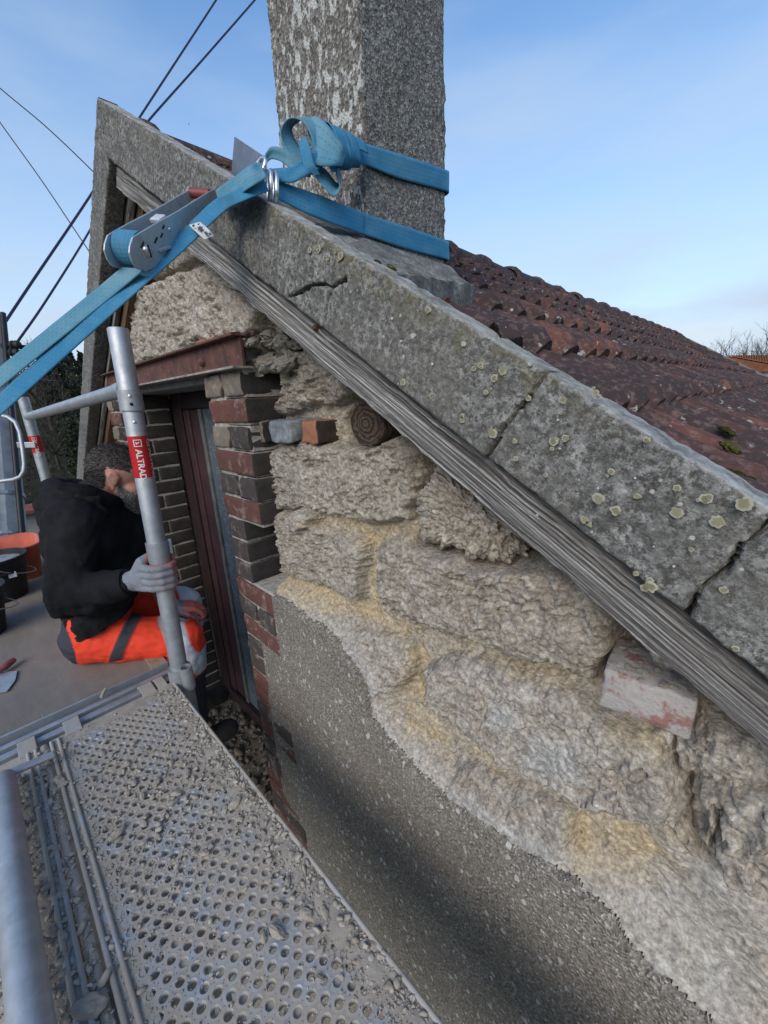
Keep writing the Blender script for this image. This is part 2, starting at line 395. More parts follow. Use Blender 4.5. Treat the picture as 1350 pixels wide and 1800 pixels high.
def mat_galv(name='galvanised_steel', dusty=.0, tint=(.43, .455, .475)):
    m = Mat(name, .5, .75, .5)
    n = m.noise(26, 5, .6); v = m.voro(55, out='Color'); bw = m.N('ShaderNodeRGBToBW'); m.L(v, bw.inputs[0])
    c = m.mix(m.math('MULTIPLY', bw.outputs[0], .35), tint, tuple(x*1.35 for x in tint)); c = m.mix(m.ramp(n, [(.4, 0.0), (.7, .55)]), c, tuple(x*.6 for x in tint))
    c = m.mix(m.ramp(m.noise(9, 5, .7), [(.62, 0.0), (.72, .35)]), c, (.24, .17, .11))
    d = m.ramp(m.noise(14, 6, .7), [(.66 - .45*dusty, 0.0), (.86 - .45*dusty, min(1, .35 + dusty))])
    c = m.mix(d, c, m.mix(m.noise(60, 5, .7), (.30, .262, .215), (.41, .37, .315))); m.col(c)
    m.rough(m.mix(d, m.mix(n, g(.46), g(.70)), g(.95)))
    mt = m.math('MULTIPLY', m.math('SUBTRACT', 1.0, d, True), .75); m.setin(m.b.inputs['Metallic'], mt)
    m.bump(m.noise(120, 3), .15, .002)
    return m.m
def mat_rust():
    m = Mat('red_oxide_steel', .7, .0, .35); n = m.noise(24, 6, .65)
    c = m.ramp(n, [(.3, (.058, .03, .026)), (.55, (.125, .055, .042)), (.75, (.17, .085, .06))])
    c = m.mix(m.ramp(m.noise(70, 5, .7), [(.60, 0.0), (.70, .6)]), c, (.28, .25, .23)); m.col(c); m.bump(n, .3, .003); return m.m
def mat_tile():
    m = Mat('old_clay_tile', .88, spec=.25); co = m.scaled((1,1,1), jitter=True); r_ = m.rnd()
    n = m.noise(9, 6, .65, co=co); f = m.noise(60, 5, .65, co=co)
    base = m.ramp(r_, [(0.0, (.062, .036, .034)), (.45, (.084, .043, .038)), (.82, (.125, .054, .041)), (1.0, (.25, .095, .055))])
    c = m.mix(m.ramp(n, [(.36, 0.0), (.54, .85)]), base, (.040, .031, .031))
    c = m.mix(m.ramp(f, [(.50, 0.0), (.66, .55)]), c, (.22, .15, .13))
    lich = m.ramp(m.math('ADD', m.noise(34, 5, .6, co=co), m.math('MULTIPLY', m.noise(5, 3, co=co), .3)), [(.80, 0.0), (.83, .75)])
    c = m.mix(lich, c, (.36, .375, .345))
    c = m.mix(m.ramp(m.noise(21, 4, .6, co=m.scaled((1,1,1.3), jitter=True)), [(.70, 0.0), (.75, .8)]), c, (.33, .25, .06))
    m.col(c); m.bump(f, .5, .004); m.bump(n, .3, .008); return m.m
def mat_web(name='blue_webbing', tint=(.034, .19, .335), wear=(.13, .29, .36), w=.45):
    m = Mat(name, .82, spec=.25)
    uv = m.N('ShaderNodeUVMap').outputs['UV']; sp = m.N('ShaderNodeSeparateXYZ'); m.L(uv, sp.inputs[0])
    u, v = sp.outputs['X'], sp.outputs['Y']
    st = None
    for q in (.2, .4, .6, .8):
        k = m.ramp(m.math('ABSOLUTE', m.math('SUBTRACT', v, q)), [(.007, 1.0), (.014, 0.0)])
        st = k if st is None else m.math('MAXIMUM', st, k)
    dash = m.math('GREATER_THAN', m.math('FRACT', m.math('MULTIPLY', u, 110)), .42)
    n = m.noise(16, 5, .6)
    c = m.mix(m.ramp(n, [(.45, 0.0), (.7, w)]), tint, wear)
    c = m.mix(m.math('MULTIPLY', m.math('MULTIPLY', st, dash), .5), c, (.012, .04, .075))
    c = m.mix(m.ramp(m.noise(55, 5, .7), [(.60, 0.0), (.75, .35)]), c, (.30, .29, .26))
    ribs = m.math('SINE', m.math('MULTIPLY', u, 2600)); ribs2 = m.math('SINE', m.math('MULTIPLY', v, 150))
    m.col(c); m.bump(ribs, .12, .0008); m.bump(ribs2, .10, .0008); return m.m
def mat_plain(name, c, rough=.7, metal=0.0, spec=.35, vary=.35, scale=20, bump=.15, bd=.004):
    m = Mat(name, rough, metal, spec); n = m.noise(scale, 6, .62)
    m.col(m.ramp(n, [(.3, tuple(x*(1-vary) for x in c)), (.7, tuple(min(1, x*(1+vary)) for x in c))]))
    if bump: m.bump(m.noise(scale*5, 4, .6), bump, bd)
    return m.m
def mat_rubble():
    m = Mat('stone_rubble', .95, spec=.12); n = m.noise(30, 5, .6); a = m.at('tone')
    c = m.ramp(a, [(0.0, (.25, .215, .175)), (.5, (.37, .33, .275)), (.85, (.44, .405, .35)), (1.0, (.56, .53, .48))])
    c = m.mix(.35, c, m.ramp(n, [(.3, (.22, .195, .16)), (.7, (.50, .465, .40))])); m.col(c); m.bump(m.noise(260, 4, .65), .5, .002); return m.m

STONE = mat_stone(); COAT = mat_render_coat(); CONC = mat_concrete(); CHIM = mat_chimney(); MORT = mat_mortar()
BRICKR = mat_brick('red_brick', (.115, .048, .040), (.175, .085, .070)); BRICKD = mat_brick('dark_brick', (.046, .038, .037), (.105, .088, .080))
BRICKS = mat_brick('shaded_maroon_brick', (.030, .021, .020), (.082, .055, .048))  # dark maroon, deepened to put the window recess's shade into the colour
BRICKG = mat_brick('pale_brick', (.155, .13, .105), (.28, .245, .20)); BRICKO = mat_brick('orange_brick', (.28, .105, .055), (.36, .19, .12))
WOODG = mat_wood_grey(); WOODB = mat_wood_brown(); WOODO = mat_wood_brown('soffit_timber', (.06, .038, .022), (.20, .125, .065))
GALV = mat_galv(); DECKM = mat_galv('dusty_galvanised_deck', .74, (.45, .48, .50)); RUST = mat_rust(); TILE = mat_tile()
WEB = mat_web(); WEBW = mat_web('faded_blue_webbing', (.085, .235, .32), (.20, .34, .385), .6); RUB = mat_rubble()
ZINC = mat_galv('zinc_plated', .0, (.50, .54, .56)); SHINY = mat_plain('polished_steel', (.62, .64, .66), .28, .9, .5, .12)
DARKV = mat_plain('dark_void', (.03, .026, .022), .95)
# =====================================================================  GABLE WALL
SL = R(32.0)
APEX = np.array([-1.492, -0.05, 0.83])
SDIR = np.array([math.cos(SL), 0, -math.sin(SL)]); SNOR = np.array([math.sin(SL), 0, math.cos(SL)])
def under_slope(x, z):        # distance below the top edge of the right verge (negative = below), and of the left one
    r = (x - APEX[0]) * SNOR[0] + (z - APEX[2]) * SNOR[2]
    l = -(x - APEX[0]) * SNOR[0] + (z - APEX[2]) * SNOR[2]
    return np.maximum(r, l)

gable = empty('gable_wall', (-1.0, 0, -4.5), 'stone gable wall with brick window jambs and half hacked-off roughcast', 'wall')

def wpoly(pts, y): return np.array([(lambda p: (p[0], p[2]))(on_y(px, py, y)) for px, py in pts])
# every stone that shows as a block of its own: outline as seen, depth of its face, edge rounding, roughness
STONES = [
    ([(212,548),(240,505),(300,478),(350,462),(395,480),(428,505),(446,545),(436,590),(400,600),(345,606),(300,628),(250,640),(214,652),(203,600)], .050, .030, 1.15),
    ([(262,470),(300,440),(345,440),(385,470),(340,455),(300,473),(262,492)], .075, .020, 1.0),
    ([(196,640),(206,630),(212,660),(240,655),(238,672),(196,676)], .060, .015, 1.0),
    ([(425,590),(470,582),(510,590),(515,612),(480,622),(440,612),(424,604)], .10, .018, 1.0),
    ([(446,622),(486,628),(512,622),(520,640),(490,654),(470,668),(440,640)], .095, .018, 1.0),
    ([(492,640),(522,606),(548,612),(585,645),(612,672),(640,702),(600,708),(540,712),(484,735),(470,736),(486,700)], .085, .030, 1.1),
    ([(466,790),(520,772),(600,782),(690,762),(712,775),(732,802),(716,868),(713,920),(640,926),(560,905),(484,898),(464,835)], .052, .034, 1.0),
    ([(441,915),(480,902),(528,912),(632,958),(628,1058),(545,1030),(490,1008),(452,988),(440,950)], .040, .026, 1.0),
    ([(650,962),(712,942),(820,968),(960,1003),(1040,1048),(1074,1085),(1070,1130),(1042,1218),(960,1192),(880,1160),(760,1118),(656,1070)], .026, .040, 1.0),
    ([(610,1108),(660,1118),(715,1138),(724,1180),(700,1225),(662,1218),(640,1180),(604,1145)], .034, .024, 1.1),
    ([(736,1180),(790,1160),(880,1180),(990,1228),(1060,1282),(1150,1318),(1195,1390),(1196,1470),(1120,1466),(1000,1428),(900,1368),(820,1312),(738,1245)], .022, .040, 1.05),
    ([(790,1345),(850,1370),(930,1412),(1004,1450),(1006,1500),(960,1520),(890,1482),(830,1440),(790,1400)], .024, .024, 1.0),
    ([(1218,1412),(1290,1400),(1350,1420),(1420,1450),(1440,1600),(1350,1600),(1285,1590),(1238,1500)], .020, .040, 1.2),
    ([(1075,1140),(1140,1130),(1210,1180),(1300,1260),(1420,1360),(1420,1400),(1300,1385),(1215,1375),(1170,1320),(1130,1290),(1215,1297),(1222,1215),(1080,1165)], .045, .03, 1.1),
    ([(500,905),(518,898),(538,908),(534,930),(514,940),(500,928)], .018, .012, .5),
]
VOIDS = [([(745,785),(800,840),(850,880),(960,960),(1012,1006),(960,1004),(900,1006),(830,992),(738,966),(708,905),(722,840)], .21),
         ([(585,640),(640,690),(700,745),(760,800),(742,850),(728,800),(690,766),(640,790),(580,790),(566,740),(580,700)], .27),
         ([(748,805),(766,812),(742,842),(722,900),(716,890),(730,840)], .20),
         ([(905,925),(960,975),(990,1000),(950,995),(925,970)], .20),
         ([(1062,1085),(1120,1120),(1160,1170),(1080,1150),(1055,1200),(1046,1220),(1052,1170),(1076,1120)], .16),
         ([(1222,1215),(1260,1225),(1330,1300),(1290,1290),(1228,1260)], .14),
         ([(390,500),(430,520),(480,560),(500,585),(450,580),(446,545)], .22),
         ([(655,1215),(672,1222),(668,1255),(652,1250)], .075), ([(1000,1452),(1020,1470),(1008,1510),(998,1500)], .075)]
SANDY = [[(432,985),(470,1000),(560,1038),(650,1080),(720,1118),(700,1140),(640,1110),(560,1080),(470,1040)],
         [(520,905),(600,915),(722,930),(724,952),(650,962),(632,980),(600,945),(530,925)],
         [(625,1000),(655,1000),(660,1090),(625,1075)], [(700,1140),(745,1160),(745,1260),(780,1330),(720,1310),(690,1250)],
         [(760,1115),(900,1165),(1040,1220),(1100,1270),(1000,1225),(900,1190),(800,1150)],
         [(985,1440),(1060,1455),(1140,1500),(1180,1550),(1080,1560),(1010,1530)], [(1050,1240),(1130,1290),(1180,1340),(1140,1330),(1060,1280)],
         [(820,1320),(900,1370),(930,1400),(860,1372),(815,1345)]]
SMOOTH = [[(930,1290),(1010,1310),(1030,1370),(960,1380),(920,1340)], [(1090,1590),(1180,1600),(1290,1690),(1380,1800),(1260,1800),(1160,1720)],
          [(860,1225),(910,1240),(905,1290),(860,1280)], [(700,1360),(760,1400),(830,1450),(790,1440),(720,1390)],
          [(1180,1540),(1300,1600),(1400,1650),(1400,1760),(1290,1700),(1190,1600)]]
COATP = [(440,1010),(466,1036),(500,1062),(545,1092),(585,1128),(618,1168),(642,1212),(648,1262),(690,1318),(735,1368),(790,1412),(850,1456),(905,1492),
         (955,1524),(1003,1556),(1042,1588),(1078,1628),(1098,1668),(1135,1706),(1180,1752),(1235,1802),(1290,1860)]
stones_w = [(wpoly(p, d), d, e*.66, a) for p, d, e, a in STONES]
voids_w = [(wpoly(p, .05), d) for p, d in VOIDS]; sandy_w = [wpoly(p, .03) for p in SANDY]; smooth_w = [wpoly(p, .022) for p in SMOOTH]
cw = wpoly(COATP, 0.0)
coat_w = np.array([(cw[0][0] - .02, cw[0][1])] + [tuple(p) for p in cw] + [(.75, cw[-1][1] - .45), (.75, -6), (-3.2, -6), (-3.2, cw[0][1])])

def wall_field(x, z):
    """depth of the wall surface behind the face of the brickwork, block number, sandiness, grey cement"""
    n = x.shape
    wx = x + .010*fbm(x*14, z*14, o=3) + .004*perlin(x*60+3, z*60); wz = z + .010*fbm(x*14+40, z*14+7, o=3) + .004*perlin(x*60, z*60+9)
    base = np.interp(z, [-2, -.7, -.5, -.2, 0.02, .3], [.034, .034, .040, .062, .105, .085])
    base = np.where(x < -.985, .085, base)
    hy = base + .030 + .012*fbm(x*9, z*9, o=3)
    lab = np.full(n, -1); cov = np.zeros(n); rough = np.full(n, .75)
    for k, (pl, d, e, a) in enumerate(stones_w):
        lo = pl.min(0) - .05; hi = pl.max(0) + .05
        m = (wx > lo[0]) & (wx < hi[0]) & (wz > lo[1]) & (wz < hi[1])
        if not m.any(): continue
        s = poly_sd(wx[m], wz[m], pl); t = np.sqrt(1 - (1 - np.clip(s / e, 0, 1))**2)
        wav = .007*fbm(x[m]*11 + k*5, z[m]*11, o=2)
        hs_ = hy[m]*(1-t) + (d + wav)*t
        win = (s > 0)
        hm = hy[m]; hm[win] = hs_[win]; hy[m] = hm
        lm = lab[m]; lm[s > .002] = k; lab[m] = lm
        c_ = cov[m]; cov[m] = np.maximum(c_, t)
        rr = rough[m]; rr[win] = a; rough[m] = rr
    sand = np.zeros(n)
    for pl in sandy_w:
        s = poly_sd(wx, wz, pl); sand = np.maximum(sand, sstep(-.014, .018, s))
    sand = np.maximum(sand, .25*(1 - cov) * (x > -.98)) * (1 - .6*(cov > .9))
    grey = np.zeros(n)
    for pl in smooth_w: grey = np.maximum(grey, sstep(-.02, .02, poly_sd(wx, wz, pl)))
    rough = rough*(1 - .72*grey)*(1 - .35*sand)
    h0, _, _ = chips(x*19+7, z*24+2, 1.5); h1, f1, _ = chips(x*42 + .6*perlin(x*30, z*30), z*62 + .6*perlin(x*30+5, z*30)); h2, f2, _ = chips(x*105 + 3, z*150 + 8)
    fl = .25 + 1.15*np.clip(.42 + 1.1*fbm(x*8+2, z*8, o=3), 0, 1)
    h4, f4, r4 = chips(x*64 + .5*perlin(x*40, z*40) + 31, z*98 + .5*perlin(x*40+7, z*40) + 5, .8); flake = (r4 > .60)*(1 - sstep(.42, .56, f4))*(.5 + r4); h5, f5, r5 = chips(x*130 + 11, z*190 + 3, .8); flake = flake + .45*(r5 > .55)*(1 - sstep(.40, .55, f5))
    pits = sstep(.35, .75, fbm(x*24, z*24+5, o=3))
    hy = hy - rough*(.0046*h0 + .0030*flake*(.35 + .65*np.clip(fl, 0, 1)) + fl*(.0058*h1 + .0056*h2) + .0018*fbm(x*20, z*20, o=3) + .0016*fbm(x*110, z*110, o=2)) + rough*.011*pits
    for pl, d in voids_w:
        s = poly_sd(wx, wz, pl); hy = np.maximum(hy, hy*(1 - sstep(-.004, .016, s)) + d*sstep(-.004, .016, s))
    # cracks between blocks at the right
    for cr in CRACKS_W:
        dmin = np.full(n, 9.0)
        for a, b in zip(cr[:-1], cr[1:]):
            e = b - a; t = np.clip(((wx-a[0])*e[0] + (wz-a[1])*e[1])/(e@e), 0, 1); dmin = np.minimum(dmin, np.hypot(wx-a[0]-t*e[0], wz-a[1]-t*e[1]))
        hy = hy + .03*(1 - sstep(.0015, .006, dmin))
    # roughcast still standing
    s = poly_sd(x + .004*perlin(x*50, z*50) + .009*fbm(x*9, z*9+3, o=2), z + .004*perlin(x*50+9, z*50) + .009*fbm(x*9+5, z*9, o=2), coat_w)
    s = s + .004*fbm(x*34, z*34+8, o=3)
    coat = .0030*fbm(x*5, z*5, o=2) - .0008*chips(x*230, z*230, .4)[0] - .0006*perlin(x*260, z*260)
    t = sstep(-.006, .006, s)
    edge_ext = sstep(-.045, -.008, s)                                            # bedding coat feathering out past the edge
    hy = np.where(s < 0, hy*(1 - .8*edge_ext) + .0095*.8*edge_ext, hy)
    hy = hy*(1-t) + coat*t
    lab = np.where(s > 0, -2, lab); sand = sand*(1-t); grey = np.maximum(grey, .8*sstep(-.035, -.008, s))*(1-t)
    return hy, lab, sand, grey
CRACKS_W = [wpoly(p, .02) for p in ([(1178,1330),(1196,1400),(1190,1470),(1216,1500)], [(1252,1430),(1258,1500),(1270,1560),(1290,1595)], [(1190,1480),(1240,1560),(1286,1590)],
                                   [(636,965),(640,1010),(634,1060)], [(728,1180),(738,1215),(726,1245)])]

def wall_grid(xs, zs, keep):
    X, Z = np.meshgrid(xs, zs); x = X.ravel(); z = Z.ravel()
    hy, lab, sand, grey = wall_field(x, z)
    jx = .0012*perlin(x*130, z*130+4); jz = .0012*perlin(x*130+8, z*130)
    V = np.stack([x + jx*(lab != -2), hy, z + jz*(lab != -2)], 1)
    nx = len(xs); nz = len(zs)
    i = (np.arange(nz-1)[:, None]*nx + np.arange(nx-1)[None, :]).ravel()
    F = np.stack([i, i+1, i+nx+1, i+nx], 1)
    k = keep(x[F].mean(1), z[F].mean(1)); F = F[k]
    return V, F, lab, sand, grey

def split_grid(V, F, lab, sand, grey, tag=''):
    fl = lab[F[:, 0]]
    for k in np.unique(fl):
        f = F[fl == k]; used, inv = np.unique(f, return_inverse=True)
        nm = {-1: 'bedding_mortar', -2: 'roughcast_coat'}.get(int(k), 'stone_block')
        if nm == 'stone_block' and len(f) < 30: nm = 'bedding_mortar'
        me = mesh_np(nm, V[used], inv.reshape(f.shape), k == -2)
        attr(me, 'sand', sand[used]); attr(me, 'grey', grey[used])
        lb = None
        if k == -2: lb = 'grey roughcast coat still standing below the hacked-off edge'
        mesh_obj(nm, me, COAT if k == -2 else STONE, gable, label=lb)

# the big loose boulder sitting in the pocket under the board: a closed rock of its own
def boulder(outline, yc, b, seed):
    pl = wpoly(outline, yc - b*.5); c = pl.mean(0); nphi, nth = 300, 190
    ph = np.linspace(0, 2*math.pi, nphi, endpoint=False); rr_ = np.zeros(nphi)
    for i, a in enumerate(ph):
        d = np.array([math.cos(a), math.sin(a)])
        for p, q in zip(pl, np.roll(pl, -1, 0)):
            e = q - p; den = d[0]*e[1] - d[1]*e[0]
            if abs(den) < 1e-12: continue
            t = ((p[0]-c[0])*e[1] - (p[1]-c[1])*e[0])/den; u = ((p[0]-c[0])*d[1] - (p[1]-c[1])*d[0])/den
            if t > 0 and -1e-9 <= u <= 1+1e-9: rr_[i] = max(rr_[i], t)
    k = np.ones(15)/15; rr_ = np.convolve(np.concatenate([rr_[-7:], rr_, rr_[:7]]), k, 'valid')
    th = np.linspace(0.001, math.pi-.001, nth); T, PH = np.meshgrid(th, ph, indexing='ij')
    sp = lambda v, e: np.sign(v)*np.abs(v)**e
    RR = rr_[None, :]*sp(np.sin(T), .62); X = c[0] + RR*np.cos(PH); Z = c[1] + RR*np.sin(PH); Y = yc - b*sp(np.cos(T), .75)
    Nv = np.stack([np.cos(PH)*np.sin(T), -np.cos(T)*1.0, np.sin(PH)*np.sin(T)], -1)
    A_, B_ = X*1.0 + .7*Y, Z*1.0 + .5*Y
    h = .0055*chips(A_*22+seed, B_*26, 1.4)[0] + .0070*chips(A_*46+3, B_*58+seed)[0] + .0058*chips(A_*105, B_*140+5)[0] + .006*fbm(X*14+seed, Z*14, Y*14, o=3) + .0016*fbm(X*110, Z*110, Y*110, o=2)
    P = np.stack([X, Y, Z], -1) + Nv*h[..., None]
    i = (np.arange(nth-1)[:, None]*nphi + np.arange(nphi)[None, :]).ravel(); j = (np.arange(nth-1)[:, None]*nphi + (np.arange(nphi)+1)[None, :] % nphi).ravel()
    me = mesh_np('stone_block', P.reshape(-1, 3), np.stack([i, j, j+nphi, i+nphi], 1), False); z0 = np.zeros(nphi*nth); attr(me, 'sand', z0 + .12); attr(me, 'grey', z0)
    mesh_obj('stone_block', me, STONE, gable, label='loose rounded boulder in the dark pocket under the weathered board')
boulder([(770,812),(798,842),(850,882),(900,922),(928,968),(890,992),(830,978),(772,960),(742,948),(734,895),(748,842)], .125, .088, 3.0)
# near field, right of the window
def steps(a, b, f):
    o = [a]
    while o[-1] < b: o.append(o[-1] + f(o[-1]))
    return np.array(o)
xs = steps(-1.096, .56, lambda v: .0023*max(1.0, math.hypot(v, .52)/.62)); zs = steps(-1.75, .52, lambda v: .0025)
split_grid(*wall_grid(xs, zs, lambda x, z: ((x > -.978) | ((z < -.665) & (x > -1.094))) & (under_slope(x, z) < -.105)))
# above the lintel, left of the window
xs = steps(-2.75, -.972, lambda v: .0042); zs = steps(.150, .72, lambda v: .0042)
split_grid(*wall_grid(xs, zs, lambda x, z: (under_slope(x, z) < -.105)))
xs = steps(-2.95, -2.405, lambda v: .008); zs = steps(-1.75, .16, lambda v: .008)
split_grid(*wall_grid(xs, zs, lambda x, z: (under_slope(x, z) < -.105)))
# the wall below the scaffold, down to the ground, and behind the coat
m = MB(); m.box((-3.4, .012, -4.6), (1.6, .40, -1.752)); m.prism([(.562,-1.752),(1.6,-1.752),(1.6,-1.28),(.562,-.62)], (1,0,0), (0,0,1), (0,1,0), (0,.21,0), .38); m.build('lower_wall', COAT, gable)
m = MB()                                                     # rear of the wall so that it has thickness
m.box((-.97, .30, -1.75), (.6, .40, -.34)); m.prism([(-.97, -.34), (.42, -.50), (-.97, .36)], (1,0,0), (0,0,1), (0,1,0), (0,.35,0), .1); m.prism([(-2.5, .08), (-.972, .08), (-.972, .35), (-1.49, .68), (-2.5, .05)], (1,0,0), (0,0,1), (0,1,0), (0,.35,0), .1); m.box((-3.4, .30, -1.75), (-2.43, .40, -.3))
m.build('inner_leaf', MORT, gable)

# ---- bricks of the two window jambs
def brick_mesh(l, d, h, seed, amp=.0022):
    """l along X, d along Y (from the face inwards), h along Z; chipped, rounded arrises; origin at front lower left"""
    bm = bmesh.new(); bmesh.ops.create_cube(bm, size=1)
    for v in bm.verts: v.co = Vector(((v.co.x+.5)*l, (v.co.y+.5)*d, (v.co.z+.5)*h))
    bmesh.ops.bevel(bm, geom=list(bm.edges), offset=.0045, segments=2, affect='EDGES', profile=.6)
    bmesh.ops.subdivide_edges(bm, edges=[e for e in bm.edges if e.calc_length() > .04], cuts=3, use_grid_fill=True)
    r = random.Random(seed); o = [r.uniform(0, 99) for _ in range(3)]
    P = np.array([v.co for v in bm.verts]); nn = np.stack([perlin(P[:, 0]*38+o[0]+q*9, P[:, 1]*38+o[1], P[:, 2]*38+o[2]+.37) for q in range(3)], 1)
    c = np.array([l, d, h])/2; ed = np.abs((P-c)/c).copy(); corner = np.sort(ed, 1)[:, 1]
    P = P + nn*amp - (P-c)*(np.clip(nn[:, :1], 0, 1)*.10*(corner > .8)[:, None])
    for v, p in zip(bm.verts, P): v.co = Vector(p)
    me = bpy.data.meshes.new('brick'); bm.to_mesh(me); bm.free()
    me.polygons.foreach_set('use_smooth', np.ones(len(me.polygons), dtype=bool)); return me
BH = .060
B_STRETCH = [brick_mesh(.222, .105, BH, s) for s in range(3)]; B_HEAD = [brick_mesh(.107, .22, BH, 10+s) for s in range(3)]
B_HALF = [brick_mesh(.107, .107, BH, 20+s) for s in range(3)]
def brick(me, mat, x, y, z, rz=0.0, parent=None, label=None, rx=0.0):
    key = (me.name, mat.name)
    if key not in brick.cache:
        c = me.copy(); c.materials.clear(); c.materials.append(mat); brick.cache[key] = c
    o = bpy.data.objects.new('brick', brick.cache[key]); o.location = (x, y, z); o.rotation_euler = (rx, random.uniform(-.012, .012), rz + random.uniform(-.015, .015))
    link(o, parent or gable, label); o.matrix_parent_inverse = world_of(parent or gable).inverted(); return o
brick.cache = {}
# right jamb, from the lintel down: s = stretcher, h = two headers, k = half brick only (toothing)
ZT = .082; PITCH = .0690
JR = ['hG', 'sR', 'gD', 'sR', 'hD', 'sR', 'kD', 'kD', 'kD', 'sR', 'hD', 'sR', 'kD', 'kD', 'kR', 'sR', 'hD', 'sR', 'kD', 'kD', 'kR', 'sR', 'hD', 'sR', 'kD', 'sR', 'hD']
matk = {'R': BRICKR, 'D': BRICKD, 'G': BRICKG}
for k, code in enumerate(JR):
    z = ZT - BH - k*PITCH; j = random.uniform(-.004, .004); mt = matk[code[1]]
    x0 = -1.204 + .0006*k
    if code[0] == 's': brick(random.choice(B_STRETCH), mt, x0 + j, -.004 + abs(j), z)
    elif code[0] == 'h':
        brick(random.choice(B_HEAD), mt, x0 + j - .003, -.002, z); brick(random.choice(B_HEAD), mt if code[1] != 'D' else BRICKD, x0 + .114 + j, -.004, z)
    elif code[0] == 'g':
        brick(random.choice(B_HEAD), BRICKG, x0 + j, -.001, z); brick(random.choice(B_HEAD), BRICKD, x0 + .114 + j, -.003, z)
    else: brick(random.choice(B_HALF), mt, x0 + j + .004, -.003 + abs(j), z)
# bricks behind (the inside skin of the jamb)
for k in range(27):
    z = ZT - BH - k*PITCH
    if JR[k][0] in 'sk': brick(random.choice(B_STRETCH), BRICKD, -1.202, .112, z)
# left jamb: the reveal shows brick ends and sides, dark maroon with the recess's shade in their colour
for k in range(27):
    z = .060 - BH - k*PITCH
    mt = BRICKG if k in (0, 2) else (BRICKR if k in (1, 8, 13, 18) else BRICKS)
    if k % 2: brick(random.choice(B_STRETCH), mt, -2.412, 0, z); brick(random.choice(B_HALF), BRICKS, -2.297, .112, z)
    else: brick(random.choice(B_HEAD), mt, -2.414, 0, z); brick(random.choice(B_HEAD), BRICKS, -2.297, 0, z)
m = MB(); m.box((-1.199, .006, -1.79), (-1.100, .215, .080)); m.box((-2.405, .010, -1.79), (-2.195, .215, .060))
for k, code in enumerate(JR):
    if code[0] in 'shg': m.box((-1.0998, .007, ZT-BH-k*PITCH-.0082), (-.986, .21, ZT-k*PITCH+.0075))
m.build('brick_mortar', MORT, gable, bevel=.002)
def limewashed():
    m = Mat('limewashed_brick', .95, spec=.15); n = m.noise(24, 6, .68); n2 = m.noise(70, 5, .7)
    c = m.mix(n2, (.30, .27, .25), (.47, .44, .41)); c = m.mix(m.ramp(n, [(.53, 0.0), (.60, .9)]), c, m.mix(n2, (.22, .10, .085), (.34, .18, .15))); c = m.mix(m.ramp(m.noise(15, 5, .65), [(.30, .8), (.40, 0.0)]), c, (.13, .12, .115))
    m.col(c); m.bump(n2, .8, .005); m.bump(n, .5, .008); return m.m
CRUMB = []
# loose brick courses in the masonry beside the jamb
p = on_y(443, 776, .035); brick(brick_mesh(.070, .10, .054, 31, .006), BRICKG, p[0], .030, p[2], .05, label='pale chipped brick in short course under stone')
p = on_y(479, 775, .035); brick(brick_mesh(.098, .10, .052, 32, .006), mat_plain('bluish_burnt_brick', (.22, .235, .25), .9, vary=.5, scale=45, bump=.5), p[0], .030, p[2], -.03, label='blue-grey burnt brick in short course')
p = on_y(531, 780, .05); brick(brick_mesh(.060, .10, .055, 33, .006), BRICKO, p[0], .050, p[2], .02, label='orange brick end beside old timber')
p = on_y(1048, 1245, -.01); q_ = on_y(1214, 1294, -.01); BR_BIG = brick(brick_mesh(q_[0]-p[0], .11, .055, 34, .0075), limewashed(), p[0], -.008, p[2]+.004, .08, rx=-.04, label='lime-smeared brick under the weathered board, dust on top')
rr_ = np.random.default_rng(21); zt_ = p[2] + .004 + .055
for k in range(26):                                          # crumbs lying on that brick
    s = .0035*math.exp(rr_.normal(0, .45)); o = bpy.data.objects.new('crumb', None) if False else None
    CRUMB.append((p[0] + rr_.uniform(.005, q_[0]-p[0]-.008), -.004 + rr_.uniform(.005, .09), zt_ + s*.2, s))
for px, py, sz, mt in ((345,612,.10,BRICKO),(372,607,.09,BRICKO)):
    p = on_y(px, py, .03); brick(brick_mesh(sz, .09, .05, 40+px), mt, p[0], .03, p[2]-.03, .1)
p = on_y(232, 402, .05); brick(brick_mesh(.14, .1, .06, 45), BRICKR, p[0], .06, p[2]-.03, .0)

# loose stones lying in the pockets of the wall
def rock_mesh(seed, sub=2, squash=(1, .8, .6), amp=.28, freq=1.7):
    bm = bmesh.new(); bmesh.ops.create_icosphere(bm, subdivisions=sub, radius=1)
    P = np.array([v.co for v in bm.verts]); r = np.random.default_rng(seed); o = r.uniform(0, 50, 3)
    n = perlin(P[:, 0]*freq+o[0], P[:, 1]*freq+o[1], P[:, 2]*freq+o[2]+.31)
    for _ in range(5):                                   # planar fracture faces
        d = unit(r.normal(size=3)); k = r.uniform(.55, .85); t = P @ d; P = P - np.outer(np.maximum(0, t - k), d)
    n2 = fbm(P[:, 0]*5+o[1], P[:, 1]*5, P[:, 2]*5+.2, o=3) if sub > 3 else 0*n; P = P*(1 + amp*n + .10*n2)[:, None]*np.array(squash)
    for v, p_ in zip(bm.verts, P): v.co = Vector(p_)
    me = bpy.data.meshes.new('rock'); bm.to_mesh(me); bm.free()
    attr(me, 'tone', np.clip(.45 + .25*n, 0, 1)); return me
ROCKS = [rock_mesh(s, 4, (1, .8, .6), .34, 2.2) for s in range(5)]
for me in ROCKS: me.materials.append(STONE); attr(me, 'sand', np.zeros(len(me.vertices))); attr(me, 'grey', np.zeros(len(me.vertices)))
